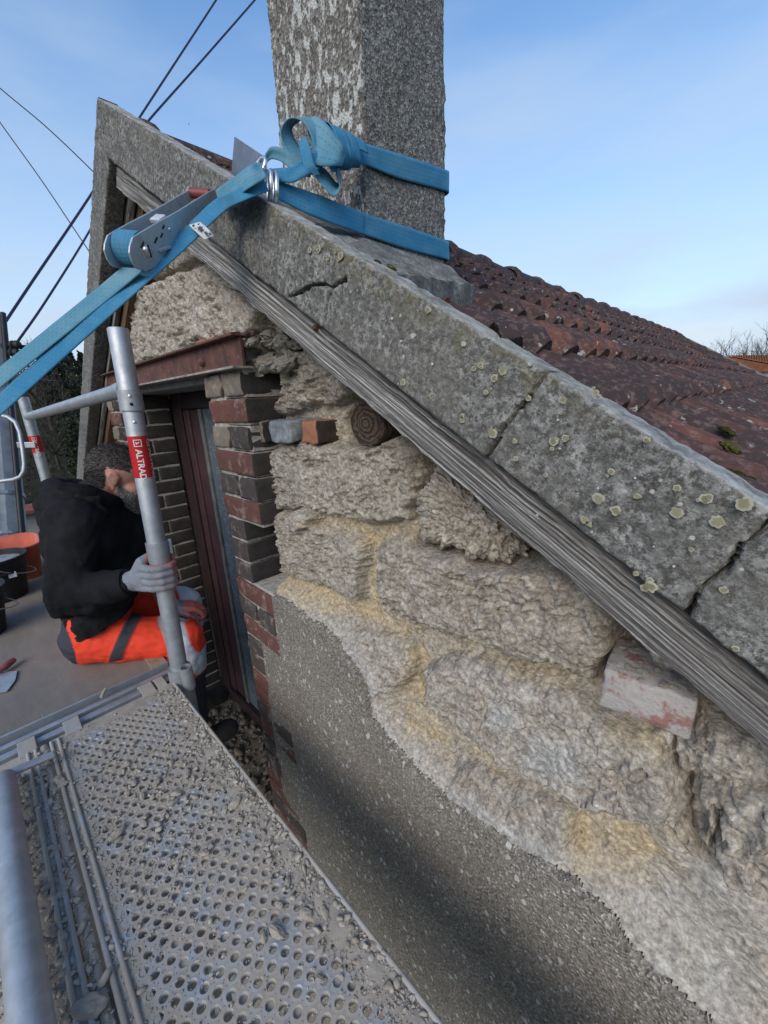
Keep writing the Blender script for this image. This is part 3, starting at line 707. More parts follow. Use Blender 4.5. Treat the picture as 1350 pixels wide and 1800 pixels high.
for px, py, y, s in ((452,575,.11,.030),(468,570,.12,.028),(482,600,.075,.034),(455,604,.08,.030),(497,612,.08,.03),(470,632,.07,.040),(500,640,.06,.034),(446,628,.07,.024),
                     (436,598,.06,.02),(470,645,.055,.03),(512,628,.08,.025),(300,628,.03,.03),(270,640,.03,.03),(245,650,.03,.026),(322,617,.035,.022),(455,820,.03,.022),(462,855,.028,.020),
                     (412,556,.08,.03),(440,612,.05,.03),(442,636,.045,.028),(452,655,.05,.020),(437,590,.06,.024),(446,600,.03,.02),(428,604,.02,.016),(474,590,.06,.026),(520,604,.09,.028)):
    p = on_y(px, py, y); o = bpy.data.objects.new('loose_stone', random.choice(ROCKS)); o.location = p
    o.scale = (s*random.uniform(.8, 1.3), s, s*random.uniform(.6, .95)); o.rotation_euler = [random.uniform(-.5, .5) for _ in range(3)]
    link(o, gable); o.matrix_parent_inverse = world_of(gable).inverted()

for i, (x, y, z, s) in enumerate(CRUMB):
    o = bpy.data.objects.new('loose_stone', ROCKS[i % 5]); o.location = (x, y, z); o.scale = (s*1.3, s, s*.7); o.rotation_euler = (0, 0, i); link(o, gable); o.matrix_parent_inverse = world_of(gable).inverted()
# ---- rotten timber end (old purlin) built into the wall: end grain faces out
pe = on_y(628, 745, .05); tim = empty('timber_stub', pe, 'dark rotten round timber end bedded in the wall under the board', 'timber')
n_, V, F = 40, [], []
prof = [(0.0, .0), (.25, .001), (.5, -.001), (.75, .001), (.95, .0), (1.0, .006), (1.02, .03), (1.02, .25)]
for q, (r_, h) in enumerate(prof):
    for k in range(n_):
        a = 2*math.pi*k/n_; w = 1 + .10*perlin(np.array([math.cos(a)*1.6+3]), np.array([math.sin(a)*1.6]))[0] + .03*math.sin(9*a)
        V.append((pe[0] + .030 + r_*w*.040*math.cos(a), .045 + h + .004*math.sin(r_*18)*(q < 5) + .5*max(0, r_*math.cos(a))*.02, pe[2] + r_*w*.043*math.sin(a)))
for q in range(len(prof)-1):
    for k in range(n_): F.append((q*n_+k, q*n_+(k+1) % n_, (q+1)*n_+(k+1) % n_, (q+1)*n_+k))
ENDG = Mat('end_grain', .9)
w_ = ENDG.N('ShaderNodeTexWave', wave_type='RINGS', rings_direction='Y'); w_.inputs['Scale'].default_value = 34; w_.inputs['Distortion'].default_value = 5; w_.inputs['Detail'].default_value = 4; w_.inputs['Detail Scale'].default_value = 2.5
mpn = ENDG.N('ShaderNodeMapping'); mpn.inputs['Location'].default_value = (-pe[0]-.030, 0, -pe[2]); ENDG.L(ENDG.co, mpn.inputs['Vector']); ENDG.L(mpn.outputs[0], w_.inputs['Vector'])
ENDG.col(ENDG.ramp(w_.outputs['Fac'], [(.2, (.040, .027, .019)), (.8, (.095, .068, .05))])); ENDG.bump(w_.outputs['Fac'], .6, .004); ENDG.bump(ENDG.noise(70, 5), .5, .004)
mesh_obj('timber_body', mesh_np('timber_body', V, F, True), ENDG.m, tim)

# ---- steel lintel
lin = empty('steel_lintel', (-1.55, 0, .08), 'rusty red steel beam over the window with a round bolt head', 'lintel')
m = MB(); x0, x1 = -2.42, -.972; zb, zt = .086, .166
m.box((x0, .004, zb+.006), (x1, .012, zt-.006)); m.build('web_plate', RUST, lin, bevel=.001)
m = MB(); m.box((x0, -.026, zb), (x1+.003, .030, zb+.0058)); m.build('bottom_flange', mat_plain('scraped_flange', (.30, .27, .235), .8, vary=.5, scale=40), lin, bevel=.001)
m = MB(); m.box((x0-.02, -.018, zt-.0058), (x1+.004, .030, zt)); m.build('top_flange', RUST, lin, bevel=.001)
for px in (357,):
    p = on_y(px, 637, .004); m = MB(); m.lathe([(.0001, -.013), (.006, -.012), (.0105, -.008), (.0125, -.002), (.0125, .002)], (p[0], .004, p[2]), 20, (0, 1, 0))
    m.build('bolt_head', RUST, lin, smooth=True)
m = MB(); m.box((x0+.03, .031, .066), (x1-.03, .30, .150)); m.build('concrete_soffit', mat_plain('plain_concrete', (.26, .25, .235), .9, scale=30), lin, bevel=.004)
m = MB(); q = np.array([x1+.002, .02, zt-.003])
m.tube([q, q+np.array([.03, -.004, .004]), q+np.array([.055, -.006, -.004])], [.007, .006, .004], 8); m.build('bent_rod', RUST, lin, smooth=True)

# ---- window in the opening
win = empty('window', (-1.7, .22, -1.62), 'dark brown timber window with patterned film glass deep in the brick opening', 'window')
FR = mat_plain('dark_red_brown_paint', (.032, .018, .019), .55, vary=.35, scale=14); FR2 = mat_plain('window_sash_paint', (.060, .030, .034), .5, vary=.3, scale=14)
yw = .226
m = MB(); m.box((-2.20, yw, -1.66), (-2.085, yw+.05, .064)); m.build('frame_stile', FR, win, bevel=.004)
m = MB(); m.box((-1.26, yw, -1.66), (-1.19, yw+.05, .064)); m.build('frame_stile', FR, win)
m = MB(); m.box((-2.084, yw, -.006), (-1.261, yw+.05, .064)); m.build('frame_head', FR, win, bevel=.004)
m = MB(); m.box((-2.084, yw-.006, -1.66), (-1.261, yw+.05, -1.595)); m.build('frame_rail', FR, win, bevel=.006)
for xa, xb, ya in ((-2.083, -2.02, .008), (-2.018, -1.905, .016)):
    m = MB(); m.box((xa, yw+ya, -1.593), (xb, yw+.055, -.008)); m.build('sash_stile', FR2, win, bevel=.008, segs=3)
m = MB(); m.box((-1.903, yw+.010, -1.593), (-1.875, yw+.045, -.008)); m.build('metal_bead', mat_plain('dull_aluminium', (.28, .29, .27), .45, .6), win, bevel=.002)
FILM = Mat('patterned_film', .22, spec=.6); v1 = FILM.voro(26, co=FILM.scaled((1, 1, .8))); v2 = FILM.noise(30, 3, .5, dist=2.5)
FILM.col(FILM.ramp(FILM.math('ADD', FILM.math('MULTIPLY', v1, .6), FILM.math('MULTIPLY', v2, .6)), [(.42, (.105, .13, .15)), (.5, (.20, .24, .265)), (.60, (.12, .145, .17))])); FILM.bump(v1, .3, .004)
m = MB(); m.box((-1.874, yw+.022, -1.594), (-1.262, yw+.028, -.008)); m.build('window_pane', FILM.m, win)
# rubble-strewn sill
m = MB(); m.box((-2.19, .002, -1.72), (-1.20, .30, -1.662)); m.build('window_sill', mat_plain('dusty_sill', (.17, .145, .115), .95, vary=.45, scale=30, bump=.6), win, bevel=.006)
# =====================================================================  VERGES, BOARDS, ROOF, CHIMNEY
def to_st(p): d = np.asarray(p) - APEX; return np.array([d @ SDIR, d @ SNOR])
def slope_obj(name, me, mat, side, parent=None, **k):
    """mesh in slope axes: x down the slope, y depth, z square to the slope"""
    o = bpy.data.objects.new(name, me)
    if len(me.materials) == 0: me.materials.append(getattr(mat, "m", mat))
    o.location = (APEX[0], 0, APEX[2]); o.rotation_euler = (0, SL, 0) if side > 0 else (0, SL, math.pi)
    link(o, parent, **k)
    if parent is not None: o.matrix_parent_inverse = world_of(parent).inverted()
    return o
def st_px(px, py, y=-.05): return to_st(on_y(px, py, y))
VT = .121                                            # height of the verge unit
CR_A = [np.array([st_px(*p) for p in q]) for q in ([(508,522),(530,513),(549,501),(572,500),(584,506),(596,497),(608,491)], [(584,506),(577,530),(573,548),(566,580)])]
CR_B = np.array([st_px(*p) for p in ((962,640),(948,668),(935,692),(905,722),(882,755),(868,780),(846,812))])
CR_C = np.array([st_px(*p) for p in ((1400,890),(1350,926),(1330,945),(1300,965),(1277,1005),(1238,1034),(1222,1052),(1216,1074),(1195,1095))])
def seg_d(x, y, pl):
    d = np.full(x.shape, 9.0)
    for a, b in zip(pl[:-1], pl[1:]):
        e = b - a; t = np.clip(((x-a[0])*e[0] + (y-a[1])*e[1]) / (e @ e), 0, 1); d = np.minimum(d, np.hypot(x-a[0]-t*e[0], y-a[1]-t*e[1]))
    return d
def right_of(x, y, pl):
    o = np.argsort(pl[:, 1]); return x > np.interp(y, pl[o, 1], pl[o, 0])
def verge_grid(side, length, ds=.0028):
    S = np.arange(-.02, length, ds); m = 9; k = int(VT/ds)
    prof = [(q, 0.0, 0) for q in np.linspace(.0, -.047, m)] + [(-.05, -t, 1) for t in np.linspace(.003, VT-.003, k)] + [(q, -VT, 2) for q in np.linspace(-.047, .0, m)]
    yb = np.array([p[0] for p in prof]); tb = np.array([p[1] for p in prof]); nr = len(prof)
    s = np.repeat(S[None, :], nr, 0); t = np.repeat(tb[:, None], len(S), 1); y = np.repeat(yb[:, None], len(S), 1)
    s0 = -t*math.tan(SL); s = s + 0*s0
    top = np.clip(1 + t/.007, 0, 1)
    chip = np.clip(fbm(s*38+side*9, t*20, o=3) - .18, 0, 1)
    t2 = t - top*(.0025*np.abs(fbm(s*24, s*0+2.2, o=3)) + .006*chip) + (t < -VT+.01)*.002*fbm(s*30, s*0+7.1, o=2)
    y2 = y + top*.006*chip - .0016*fbm(s*26, t*26+3, o=4) - .0012*fbm(s*120, t*120, o=2)
    if side > 0:
        for pl, w, dep in ((CR_A[0], .0017, .03), (CR_A[1], .0011, .022), (CR_B, .0011, .03), (CR_C, .0014, .03)):
            d = seg_d(s + .0015*perlin(s*90, t*90), t + .0015*perlin(s*90+5, t*90), pl)
            ww = w*(.7 + .6*np.clip(.5 + perlin(s*40, t*40), 0, 1.2))
            y2 = y2 + dep*(1 - sstep(ww*.6, ww*1.5, d)) * (y < -.03)
        y2 = y2 + .004*right_of(s, t, CR_B) - .003*right_of(s, t, CR_C)
    ok = s + .0*t >= (-t)*math.tan(SL) - .003
    V = np.stack([s, y2 if side > 0 else -y2, t2], -1).reshape(-1, 3)
    n = len(S); i = (np.arange(nr-1)[:, None]*n + np.arange(n-1)[None, :]).ravel(); F = np.stack([i, i+1, i+n+1, i+n], 1)
    F = F[ok.ravel()[F].all(1)]
    if side < 0: F = F[:, ::-1]
    edge = np.clip(top*1.2 - .15, 0, 1).ravel(); oliv = (sstep(.9, 1.0, 1 + t*0) * sstep(-.06, -.0, t) * sstep(.75, 1.05, s) * (1 - sstep(1.5, 1.7, s))).ravel()
    return V, F, edge, oliv
ve = empty('concrete_verge', APEX, 'cracked grey concrete verge running down the right roof slope, spotted with lichen', 'verge')
V, F, edge, oliv = verge_grid(1, 2.35)
c = V[F].mean(1); lab = right_of(c[:, 0], c[:, 2], CR_B).astype(int) + right_of(c[:, 0], c[:, 2], CR_C).astype(int)
for k in range(3):
    f = F[lab == k]; used, inv = np.unique(f, return_inverse=True); me = mesh_np('verge_unit', V[used], inv.reshape(f.shape), True)
    attr(me, 'edge', edge[used]); attr(me, 'olive', oliv[used]); slope_obj('verge_unit', me, CONC, 1, ve)
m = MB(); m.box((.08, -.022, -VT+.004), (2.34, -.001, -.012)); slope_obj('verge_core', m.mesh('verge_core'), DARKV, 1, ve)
lv = empty('concrete_verge', APEX + np.array([-.001, 0, 0]), 'grey concrete verge going down the far left roof slope from the apex', 'verge')
V, F, edge, oliv = verge_grid(-1, 2.6, .006); me = mesh_np('verge_unit', V, F, True); attr(me, 'edge', edge*.5); attr(me, 'olive', oliv*0)
slope_obj('verge_unit', me, CONC, -1, lv)

# lichen rosettes where the photograph shows them
LICH = Mat('lichen_crust', .95); ra = LICH.at('ring'); ln = LICH.noise(160, 4, .6)
LICH.col(LICH.mix(LICH.math('MULTIPLY', LICH.math('ADD', ln, LICH.rnd()), .46), LICH.ramp(LICH.math('ADD', ra, LICH.math('MULTIPLY', LICH.math('SUBTRACT', ln, .5), .42)), [(.0, (.13, .125, .095)), (.52, (.15, .135, .07)), (.68, (.34, .32, .19)), (.84, (.50, .48, .37)), (1.0, (.30, .295, .26))]), (.30, .28, .20))); LICH.bump(ln, .3, .001)
LICHP = Mat('pale_lichen_crust', .95); ln = LICHP.noise(160, 4, .6); LICHP.col(LICHP.ramp(ln, [(.3, (.30, .305, .28)), (.7, (.56, .56, .52))]))
def rosette(px, py, rpx, seed, pale=False, hollow=True):
    p = on_y(px, py, -.0512); rad = rpx * (p[1]-CAM[1]) / (FOC*(ray(px, py)[1])) * (.55 if pale else .84) * (.72 + .5*((seed*37) % 10)/10)
    s0 = to_st(p); r = np.random.default_rng(seed); o = r.uniform(0, 40); V = []; n = 44; ring = []; gap = r.uniform(0, 6.28); gw = r.uniform(.2, 1.3)
    rr = [0, .35, .55, .66, .74, .84, .94, 1.0]; hh = [.0003]*7 + [-.0012]
    for q, a_ in enumerate(rr):
        for k in range(n):
            a = 2*math.pi*k/n; w = 1 + .30*fbm(np.array([math.cos(a)*1.25+o]), np.array([math.sin(a)*1.25]), o=2)[0]
            V.append((s0[0] + rad*a_*w*math.cos(a), -.0503 - hh[q] - .0013 - .00022*(seed % 11), s0[1] + rad*a_*w*math.sin(a)*.92)); ring.append((a_ if abs((a-gap+3.14) % 6.28-3.14) > gw else a_*.62) if hollow else .8)
    F = [(q*n+k, q*n+(k+1) % n, (q+1)*n+(k+1) % n, (q+1)*n+k) for q in range(len(rr)-1) for k in range(n)]
    me = mesh_np('lichen_patch', V, F, True); attr(me, 'ring', ring); slope_obj('lichen_patch', me, LICHP if pale else LICH, 1, ve)
    if not pale and seed < 100 and seed % 3 == 0:
        for q in (1, 2): rosette(px + r.uniform(-1.3, 1.3)*rpx, py + r.uniform(-1.1, 1.1)*rpx, rpx*r.uniform(.35, .6), 300 + seed*3 + q)
for i, (x, y, r) in enumerate([(845,642,9),(869,665,8),(884,652,10),(813,738,9),(866,762,10),(753,545,8),(974,777,11),(1052,876,11),(1083,897,11),(1029,914,10),(990,703,11),(708,672,7),(758,697,5),
        (1137,774,9),(1190,902,11),(1241,877,12),(1308,885,20),(1260,917,12),(1075,829,7),(908,806,7),(961,835,6),(1145,1030,12),(1272,1037,9),(1293,1140,9),(560,438,7),(577,452,7),(545,440,7),(600,450,7),
        (855,690,6),(930,700,7),(1048,690,9),(995,770,7),(906,775,6),(1120,872,8),(1190,858,7),(1118,1008,6),(1215,965,6)]): rosette(x, y, r, i)
for i, (x, y, r) in enumerate([(705,600,6),(815,605,8),(760,640,5),(932,640,9),(730,590,4),(945,905,4),(1117,840,4),(1052,858,3),(982,738,4),(985,788,4),(700,675,3),(1040,935,4),(900,545,5),(1130,905,3),(690,560,4),(1185,995,4),(1150,960,3)]): rosette(x, y, r, 100+i, True, False)

# weathered board fixed below the right verge
def board(name, side, length, t0, t1, y0, y1, mat, label, ds=.005, nt=40, amp=.0022, start=0.0):
    root = empty(name, APEX + np.array([.002*side, 0, -.1]), label, 'board')
    S = np.arange(start, length, ds); T = np.linspace(t0, t1, nt); s, t = np.meshgrid(S, T)
    gq = .55*perlin(s*1.1 + 3, t*210 + .8*fbm(s*2.0, t*9, o=2)) + .75*fbm(s*1.6, t*430 + 1.2*fbm(s*2.0, t*9, o=2), o=2); g2 = perlin(s*3, t*900)
    wob = .0055*fbm(s*9, s*0+1.3, o=5)*(np.abs((T - (t0+t1)/2))/((t0-t1)/2))[:, None]
    spl = np.clip(fbm(s*24, s*0+.7, o=2), 0, 1)*.004*(np.arange(nt) > nt-3)[:, None]
    y = y0 - amp*gq - .0008*g2
    V = np.stack([s, y if side > 0 else -y, t - wob + spl], -1).reshape(-1, 3); n = len(S)
    V = np.concatenate([np.stack([S, np.full(n, y1 if side > 0 else -y1), np.full(n, t0)], 1), V, np.stack([S, np.full(n, y1 if side > 0 else -y1), np.full(n, t1)], 1)])
    i = (np.arange(nt+1)[:, None]*n + np.arange(n-1)[None, :]).ravel(); F = np.stack([i, i+1, i+n+1, i+n], 1)
    if side < 0: F = F[:, ::-1]
    me = mesh_np('board_face', V, F, True); gr = np.concatenate([np.full(n, .5), np.clip(.5 + .5*gq, 0, 1).ravel(), np.full(n, .4)]); attr(me, 'grain', gr)
    slope_obj('board_face', me, mat, side, root); return root
wb = board('weathered_board', 1, 2.3, -.1335, -.1860, -.030, .018, WOODG, 'silver-grey weathered timber board under the right verge, grain deeply eroded', start=.062)
p = st_px(556, 576, -.032); m = MB(); m.lathe([(.0001,-.006),(.003,-.006),(.005,-.002),(.005,.004)], (0,0,0), 10, (0, 1, 0)); me = m.mesh('nail_head'); me.transform(Matrix.Translation((p[0], -.033, p[1]))); slope_obj('nail_head', me, RUST, 1, wb)
# left slope: dark hollow behind the verge, board edge, brown rafter
board('soffit_board', -1, 2.5, -.128, -.150, .004, .020, WOODG, 'thin grey board edge under the far left verge', ds=.02, nt=6, amp=.001, start=.07)
lr = empty('rafter', APEX + np.array([-.3, .05, -.3]), 'brown rafter under the far left roof slope, seen from below', 'rafter')
m = MB(); m.box((.1, -.110, -.190), (2.5, -.026, -.126)); slope_obj('rafter_timber', m.mesh('rafter_timber'), WOODO, -1, lr)
rr_ = empty('rafter', APEX + np.array([.3, .05, -.3]), 'dark rafter hidden behind the silver-grey board on the right slope', 'rafter')
m = MB(); m.box((.15, .030, -.20), (2.3, .10, -.128)); slope_obj('rafter_timber', m.mesh('rafter_timber'), WOODB, 1, rr_)

# ---- roof
roof = empty('tiled_roof', (-1.492, 4, .7), 'old dark red clay tile roof with moss behind the concrete verge', 'roof')
RY = 8.15
for sd_ in (1, -1):
    m = MB(); m.box((.0, .004 if sd_ > 0 else -RY, -.122), (2.3, RY if sd_ > 0 else -.004, -.100)); slope_obj('roof_boarding', m.mesh('roof_boarding'), WOODB if sd_ > 0 else TILE, sd_, roof)
TW, TL, GA = .300, .345, .262
def tile_mesh(seed):
    r = np.random.default_rng(seed); nu, nv = 11, 37
    u = np.linspace(0, TL, nu); v = np.linspace(0, TW+.012, nv); U, Vv = np.meshgrid(u, v, indexing='ij')
    ph = (Vv/TW*2) % 1.0
    h = .042*np.clip(np.sin(np.pi*np.clip((ph-.08)/.62, 0, 1)), 0, 1)**.62
    h = h + .042*(U/TL) + .0022*fbm(U*14+seed*3, Vv*14, o=3) + .0012*perlin(U*60, Vv*60+seed)
    h = h - .016*np.clip((U-(TL-.03))/.03, 0, 1)**2 + .006*np.exp(-((U-TL+.035)/.02)**2)                       # worn nose
    U = U + .006*fbm(Vv*30+seed, Vv*0+.3, o=2)*(U/TL)
    top = np.stack([U, Vv, h], -1).reshape(-1, 3)
    nose = np.stack([U[-1]-.004, v, h[-1]-.034], -1)
    side = np.stack([u, np.full(nu, -.001), h[:, 0]-.018], -1)
    V = np.concatenate([top, nose, side]); F = []
    for i in range(nu-1):
        for j in range(nv-1): F.append((i*nv+j, (i+1)*nv+j, (i+1)*nv+j+1, i*nv+j+1))
    b = nu*nv
    for j in range(nv-1): F.append(((nu-1)*nv+j, b+j, b+j+1, (nu-1)*nv+j+1))
    b2 = b+nv
    for i in range(nu-1): F.append((i*nv, b2+i, b2+i+1, (i+1)*nv))
    me = mesh_np('roof_tile', V, F, True); me.set_sharp_from_angle(angle=R(50)); me.materials.append(TILE); return me
TM = [tile_mesh(s) for s in range(7)]
rinv = world_of(roof).inverted(); Rs = Matrix.Translation(Vector((APEX[0], 0, APEX[2]))) @ Matrix.Rotation(SL, 4, 'Y')
rt = random.Random(4)
for ci in range(1, 10):
    s_nose = -.030 + GA*ci
    for k in range(27):
        yy = .006 + k*TW + rt.uniform(-.004, .004)
        o = bpy.data.objects.new('roof_tile', TM[rt.randrange(7)])
        M_ = Rs @ Matrix.Translation((s_nose - TL + rt.uniform(-.007, .007), yy, -.116 + rt.uniform(-.003, .004))) @ Matrix.Rotation(rt.uniform(-.015, .015), 4, 'Z') @ Matrix.Rotation(rt.uniform(-.012, .012), 4, 'X')
        link(o, roof); o.matrix_parent_inverse = rinv; o.location = M_.to_translation(); o.rotation_euler = M_.to_euler()
        if ci == 1: o.scale = (.62, 1, 1); o.location = (Rs @ Matrix.Translation((s_nose - TL*.62, yy, -.116))).to_translation()
def ridge_mesh(seed):
    n = 12; ys = [0, .008, .03, .06, .07, .2, .395, .40]; rr = [.086, .100, .104, .101, .090, .088, .085, .07]; V = []; F = []
    for y, r_ in zip(ys, rr):
        for k in range(n+1):
            a = math.pi*(k/n)*1.16 - .25; q = 1 + .03*perlin(np.array([y*14+seed]), np.array([a*3.]))[0]
            V.append((r_*q*math.cos(a)*1.12, y, r_*q*math.sin(a) - .055))
    for i in range(len(ys)-1):
        for k in range(n): F.append((i*(n+1)+k, i*(n+1)+k+1, (i+1)*(n+1)+k+1, (i+1)*(n+1)+k))
    me = mesh_np('ridge_tile', V, F, True); me.materials.append(TILE); return me
RM = [ridge_mesh(s) for s in range(4)]
for k in range(22):
    o = bpy.data.objects.new('ridge_tile', RM[k % 4]); link(o, roof); o.matrix_parent_inverse = rinv
    o.location = (-1.492 + rt.uniform(-.008, .008), .01 + k*.368, .752 + rt.uniform(-.006, .006)); o.rotation_euler = (rt.uniform(-.02, .02), 0, rt.uniform(-.02, .02))
m = MB(); m.box((0.0, RY, -.125), (2.3, RY+.06, -.035)); slope_obj('far_verge', m.mesh('far_verge'), mat_plain('far_verge_mortar', (.20, .19, .175), .95), 1, roof)
m = MB(); m.box((.0, -RY-.06, -.125), (2.3, -RY, -.035)); slope_obj('far_verge', m.mesh('far_verge'), mat_plain('far_verge_mortar', (.20, .19, .175), .95), -1, roof)
# moss cushions
MOSS = Mat('moss', .98, spec=.1); mn = MOSS.noise(120, 5, .7); MOSS.col(MOSS.ramp(MOSS.math('ADD', mn, MOSS.math('MULTIPLY', MOSS.math('SUBTRACT', MOSS.rnd(), .5), .3)), [(.3, (.022, .026, .008)), (.5, (.060, .066, .016)), (.7, (.13, .13, .035))])); MOSS.bump(mn, 1.0, .008)
def moss(px, py, off, r_, sq=(1.4, 1, .55), seed=0):
    r = r_*.62; r0 = ray(px, py); t = ((APEX - CAM) @ SNOR + off) / (r0 @ SNOR); p = CAM + r0*t
    bm = bmesh.new(); bmesh.ops.create_icosphere(bm, subdivisions=4, radius=1); P = np.array([v.co for v in bm.verts])
    n = fbm(P[:, 0]*2.2+seed*7, P[:, 1]*2.2, P[:, 2]*2.2+.3, o=4); f = perlin(P[:, 0]*14+seed, P[:, 1]*14, P[:, 2]*14+.2)
    P = P*(1+.42*n+.16*f)[:, None]*np.array(sq)*r
    for v, q in zip(bm.verts, P): v.co = Vector(q)
    me = bpy.data.meshes.new('moss_cushion'); bm.to_mesh(me); bm.free(); me.materials.append(MOSS.m)
    me.polygons.foreach_set('use_smooth', np.ones(len(me.polygons), dtype=bool))
    o = bpy.data.objects.new('moss_cushion', me); link(o, roof); o.matrix_parent_inverse = rinv; o.location = p; o.rotation_euler = (0, SL, 0)
for i, a in enumerate([(1308,846,-.045,.022,(1.9,.9,.6)),(1322,862,-.05,.018,(1.4,.8,.7)),(1278,758,-.045,.020,(1.3,.9,.5)),(1284,786,-.045,.022,(1.3,.9,.5)),(873,590,-.045,.012,(1,.9,.9)),(806,462,-.05,.03,(.8,2.2,.4)),(833,474,-.05,.03,(.7,2.4,.35)),
                       (862,480,-.055,.03,(.7,3.2,.3)),(398,290,.004,.010,(1.8,.8,.6)),(1345,880,-.05,.02,(1.5,.8,.7)),(688,470,.0,.008,(2,.8,.6)),(664,460,.0,.006,(2,.8,.6))]): moss(*a[:4], sq=a[4], seed=i)
# broken tile bits and grit along the gutter behind the verge
for i, (px, py, s) in enumerate([(388,287,.016),(1295,868,.014),(868,580,.02),(770,538,.02),(890,602,.014),(450,200,.012),(332,118+100,.008)]):
    r0 = ray(px, py); t = ((APEX - CAM) @ SNOR - .012) / (r0 @ SNOR); p = CAM + r0*t; p[1] = max(p[1], .02)
    me = ROCKS[i % 5].copy(); me.materials.clear(); me.materials.append(TILE); o = bpy.data.objects.new('tile_fragment', me); link(o, roof); o.matrix_parent_inverse = rinv
    o.location = p; o.scale = (s*.8, s*.5, s*.35); o.rotation_euler = (.3*i, SL, i)

# ---- chimney
CX0, CX1, CY0, CY1 = -1.042, -.733, .222, .512
chm = empty('chimney', (-.89, .37, .3), 'square roughcast chimney stack with white lichen flecks behind the verge', 'chimney')
per = []
for a, b, n in (((CX0, CY0), (CX1, CY0), 62), ((CX1, CY0), (CX1, CY1), 58), ((CX1, CY1), (CX0, CY1), 40), ((CX0, CY1), (CX0, CY0), 40)):
    for k in range(n): per.append((a[0]+(b[0]-a[0])*k/n, a[1]+(b[1]-a[1])*k/n))
per = np.array(per); nx = len(per); zz = np.arange(.10, 1.62, .0055); cxm, cym = (CX0+CX1)/2, (CY0+CY1)/2
PX = np.repeat(per[None, :, 0], len(zz), 0); PY = np.repeat(per[None, :, 1], len(zz), 0); PZ = np.repeat(zz[:, None], nx, 1)
dx, dy = PX-cxm, PY-cym; dd = .0030*fbm(PX*9, PY*9, PZ*9, o=3) + .0014*fbm(PX*75, PY*75, PZ*75, o=2) + .0012*perlin(PX*170, PY*170, PZ*170)
cor = (np.abs(dx)/((CX1-CX0)/2) > .975) & (np.abs(dy)/((CY1-CY0)/2) > .975); dd = dd - .007*cor*np.clip(.5+fbm(PZ*30, PX*0+.4, o=2), 0, 1)
nxn = np.where(np.abs(dx)/((CX1-CX0)/2) >= np.abs(dy)/((CY1-CY0)/2) - 1e-6, np.sign(dx), 0); nyn = np.where(np.abs(dy)/((CY1-CY0)/2) >= np.abs(dx)/((CX1-CX0)/2) - 1e-6, np.sign(dy), 0)
V = np.stack([PX + nxn*dd, PY + nyn*dd, PZ], -1).reshape(-1, 3)
i = (np.arange(len(zz)-1)[:, None]*nx + np.arange(nx)[None, :]).ravel(); j = (np.arange(len(zz)-1)[:, None]*nx + (np.arange(nx)+1)[None, :] % nx).ravel()
mesh_obj('chimney_stack', mesh_np('chimney_stack', V, np.stack([i, j, j+nx, i+nx], 1), True), CHIM, chm)
m = MB(); m.box((CX0-.05, CY0-.05, 1.60), (CX1+.05, CY1+.05, 1.69)); m.build('chimney_cap', CHIM, chm, bevel=.01)
m = MB(); m.lathe([(.10, 1.68), (.09, 1.72), (.085, 1.98), (.10, 2.0), (.08, 2.0), (.07, 1.7)], (cxm, cym, 0), 24); m.build('chimney_pot', TILE, chm, smooth=True)
def hz(x, off): return APEX[2] - ((x-APEX[0])*SNOR[0] - off)/SNOR[2]
inner = [(CX0, CY0), (CX1-.0, CY0), (CX1, CY1), (CX0, CY1)]; outer = [(-1.15, .012), (-.545, .012), (-.648, .52), (-1.2, .62)]
rows = []; NP = 36
for r_ in np.linspace(0, 1, 22):
    row = []
    for e in range(4):
        for k in range(NP):
            t = k/NP; a = np.array(inner[e])*(1-t) + np.array(inner[(e+1) % 4])*t; b = np.array(outer[e])*(1-t) + np.array(outer[(e+1) % 4])*t
            q = a*(1-r_) + b*r_ + .006*np.array([perlin(np.array([k*.3+e*9.]), np.array([r_*2+.3]))[0], 0]); h = .012*(1-r_)**1.6 - .022
            h += .006*fbm(np.array([q[0]*22]), np.array([q[1]*22]), o=4)[0]*(r_ > .06)
            row.append((q[0], q[1], hz(q[0], h)))
    rows.append(row)
last = rows[-1]; rows.append([(x*1.0, y, z-.012) for x, y, z in last]); rows.append([(x-.006, y, z-.075) for x, y, z in last])
nn_ = 4*NP; V = np.array(rows).reshape(-1, 3); F = [(a*nn_+k, a*nn_+(k+1) % nn_, (a+1)*nn_+(k+1) % nn_, (a+1)*nn_+k) for a in range(len(rows)-1) for k in range(nn_)]
me = mesh_np('mortar_skirt', V, F, True); me.set_sharp_from_angle(angle=R(45))
SKIRT = Mat('mossy_flaunching', .96, spec=.12); sn = SKIRT.noise(26, 6, .68)
sc_ = SKIRT.mix(SKIRT.ramp(SKIRT.noise(120, 5, .7), [(.4, .65), (.55, 0.0)]), SKIRT.ramp(sn, [(.3, (.10, .098, .09)), (.52, (.20, .198, .185)), (.7, (.36, .355, .33))]), (.08, .075, .068))
SKIRT.col(SKIRT.mix(SKIRT.ramp(SKIRT.noise(11, 5, .65), [(.56, 0.0), (.68, .6)]), sc_, (.11, .10, .055))); SKIRT.bump(sn, .5, .008); SKIRT.bump(SKIRT.noise(140, 4), .6, .004)
mesh_obj('mortar_skirt', me, SKIRT, chm)
# scrap of zinc flashing standing behind the verge
P = [on_y(412, 240, .03), on_y(466, 276, .03), on_y(470, 320, .03), on_y(406, 312, .03)]
m = MB(); m.add([p for p in P] + [p + np.array([0, .0015, 0]) for p in P], [(0,1,2,3),(7,6,5,4),(0,4,5,1),(1,5,6,2),(2,6,7,3),(3,7,4,0)])
fl = m.build('flashing_sheet', mat_galv('dull_zinc', .1, (.22, .25, .30)), None, label='grey zinc flashing corner sticking up behind the verge left of the chimney', cat='flashing')
# =====================================================================  SCAFFOLD, STRAP, TOOLS
ZD = -.82
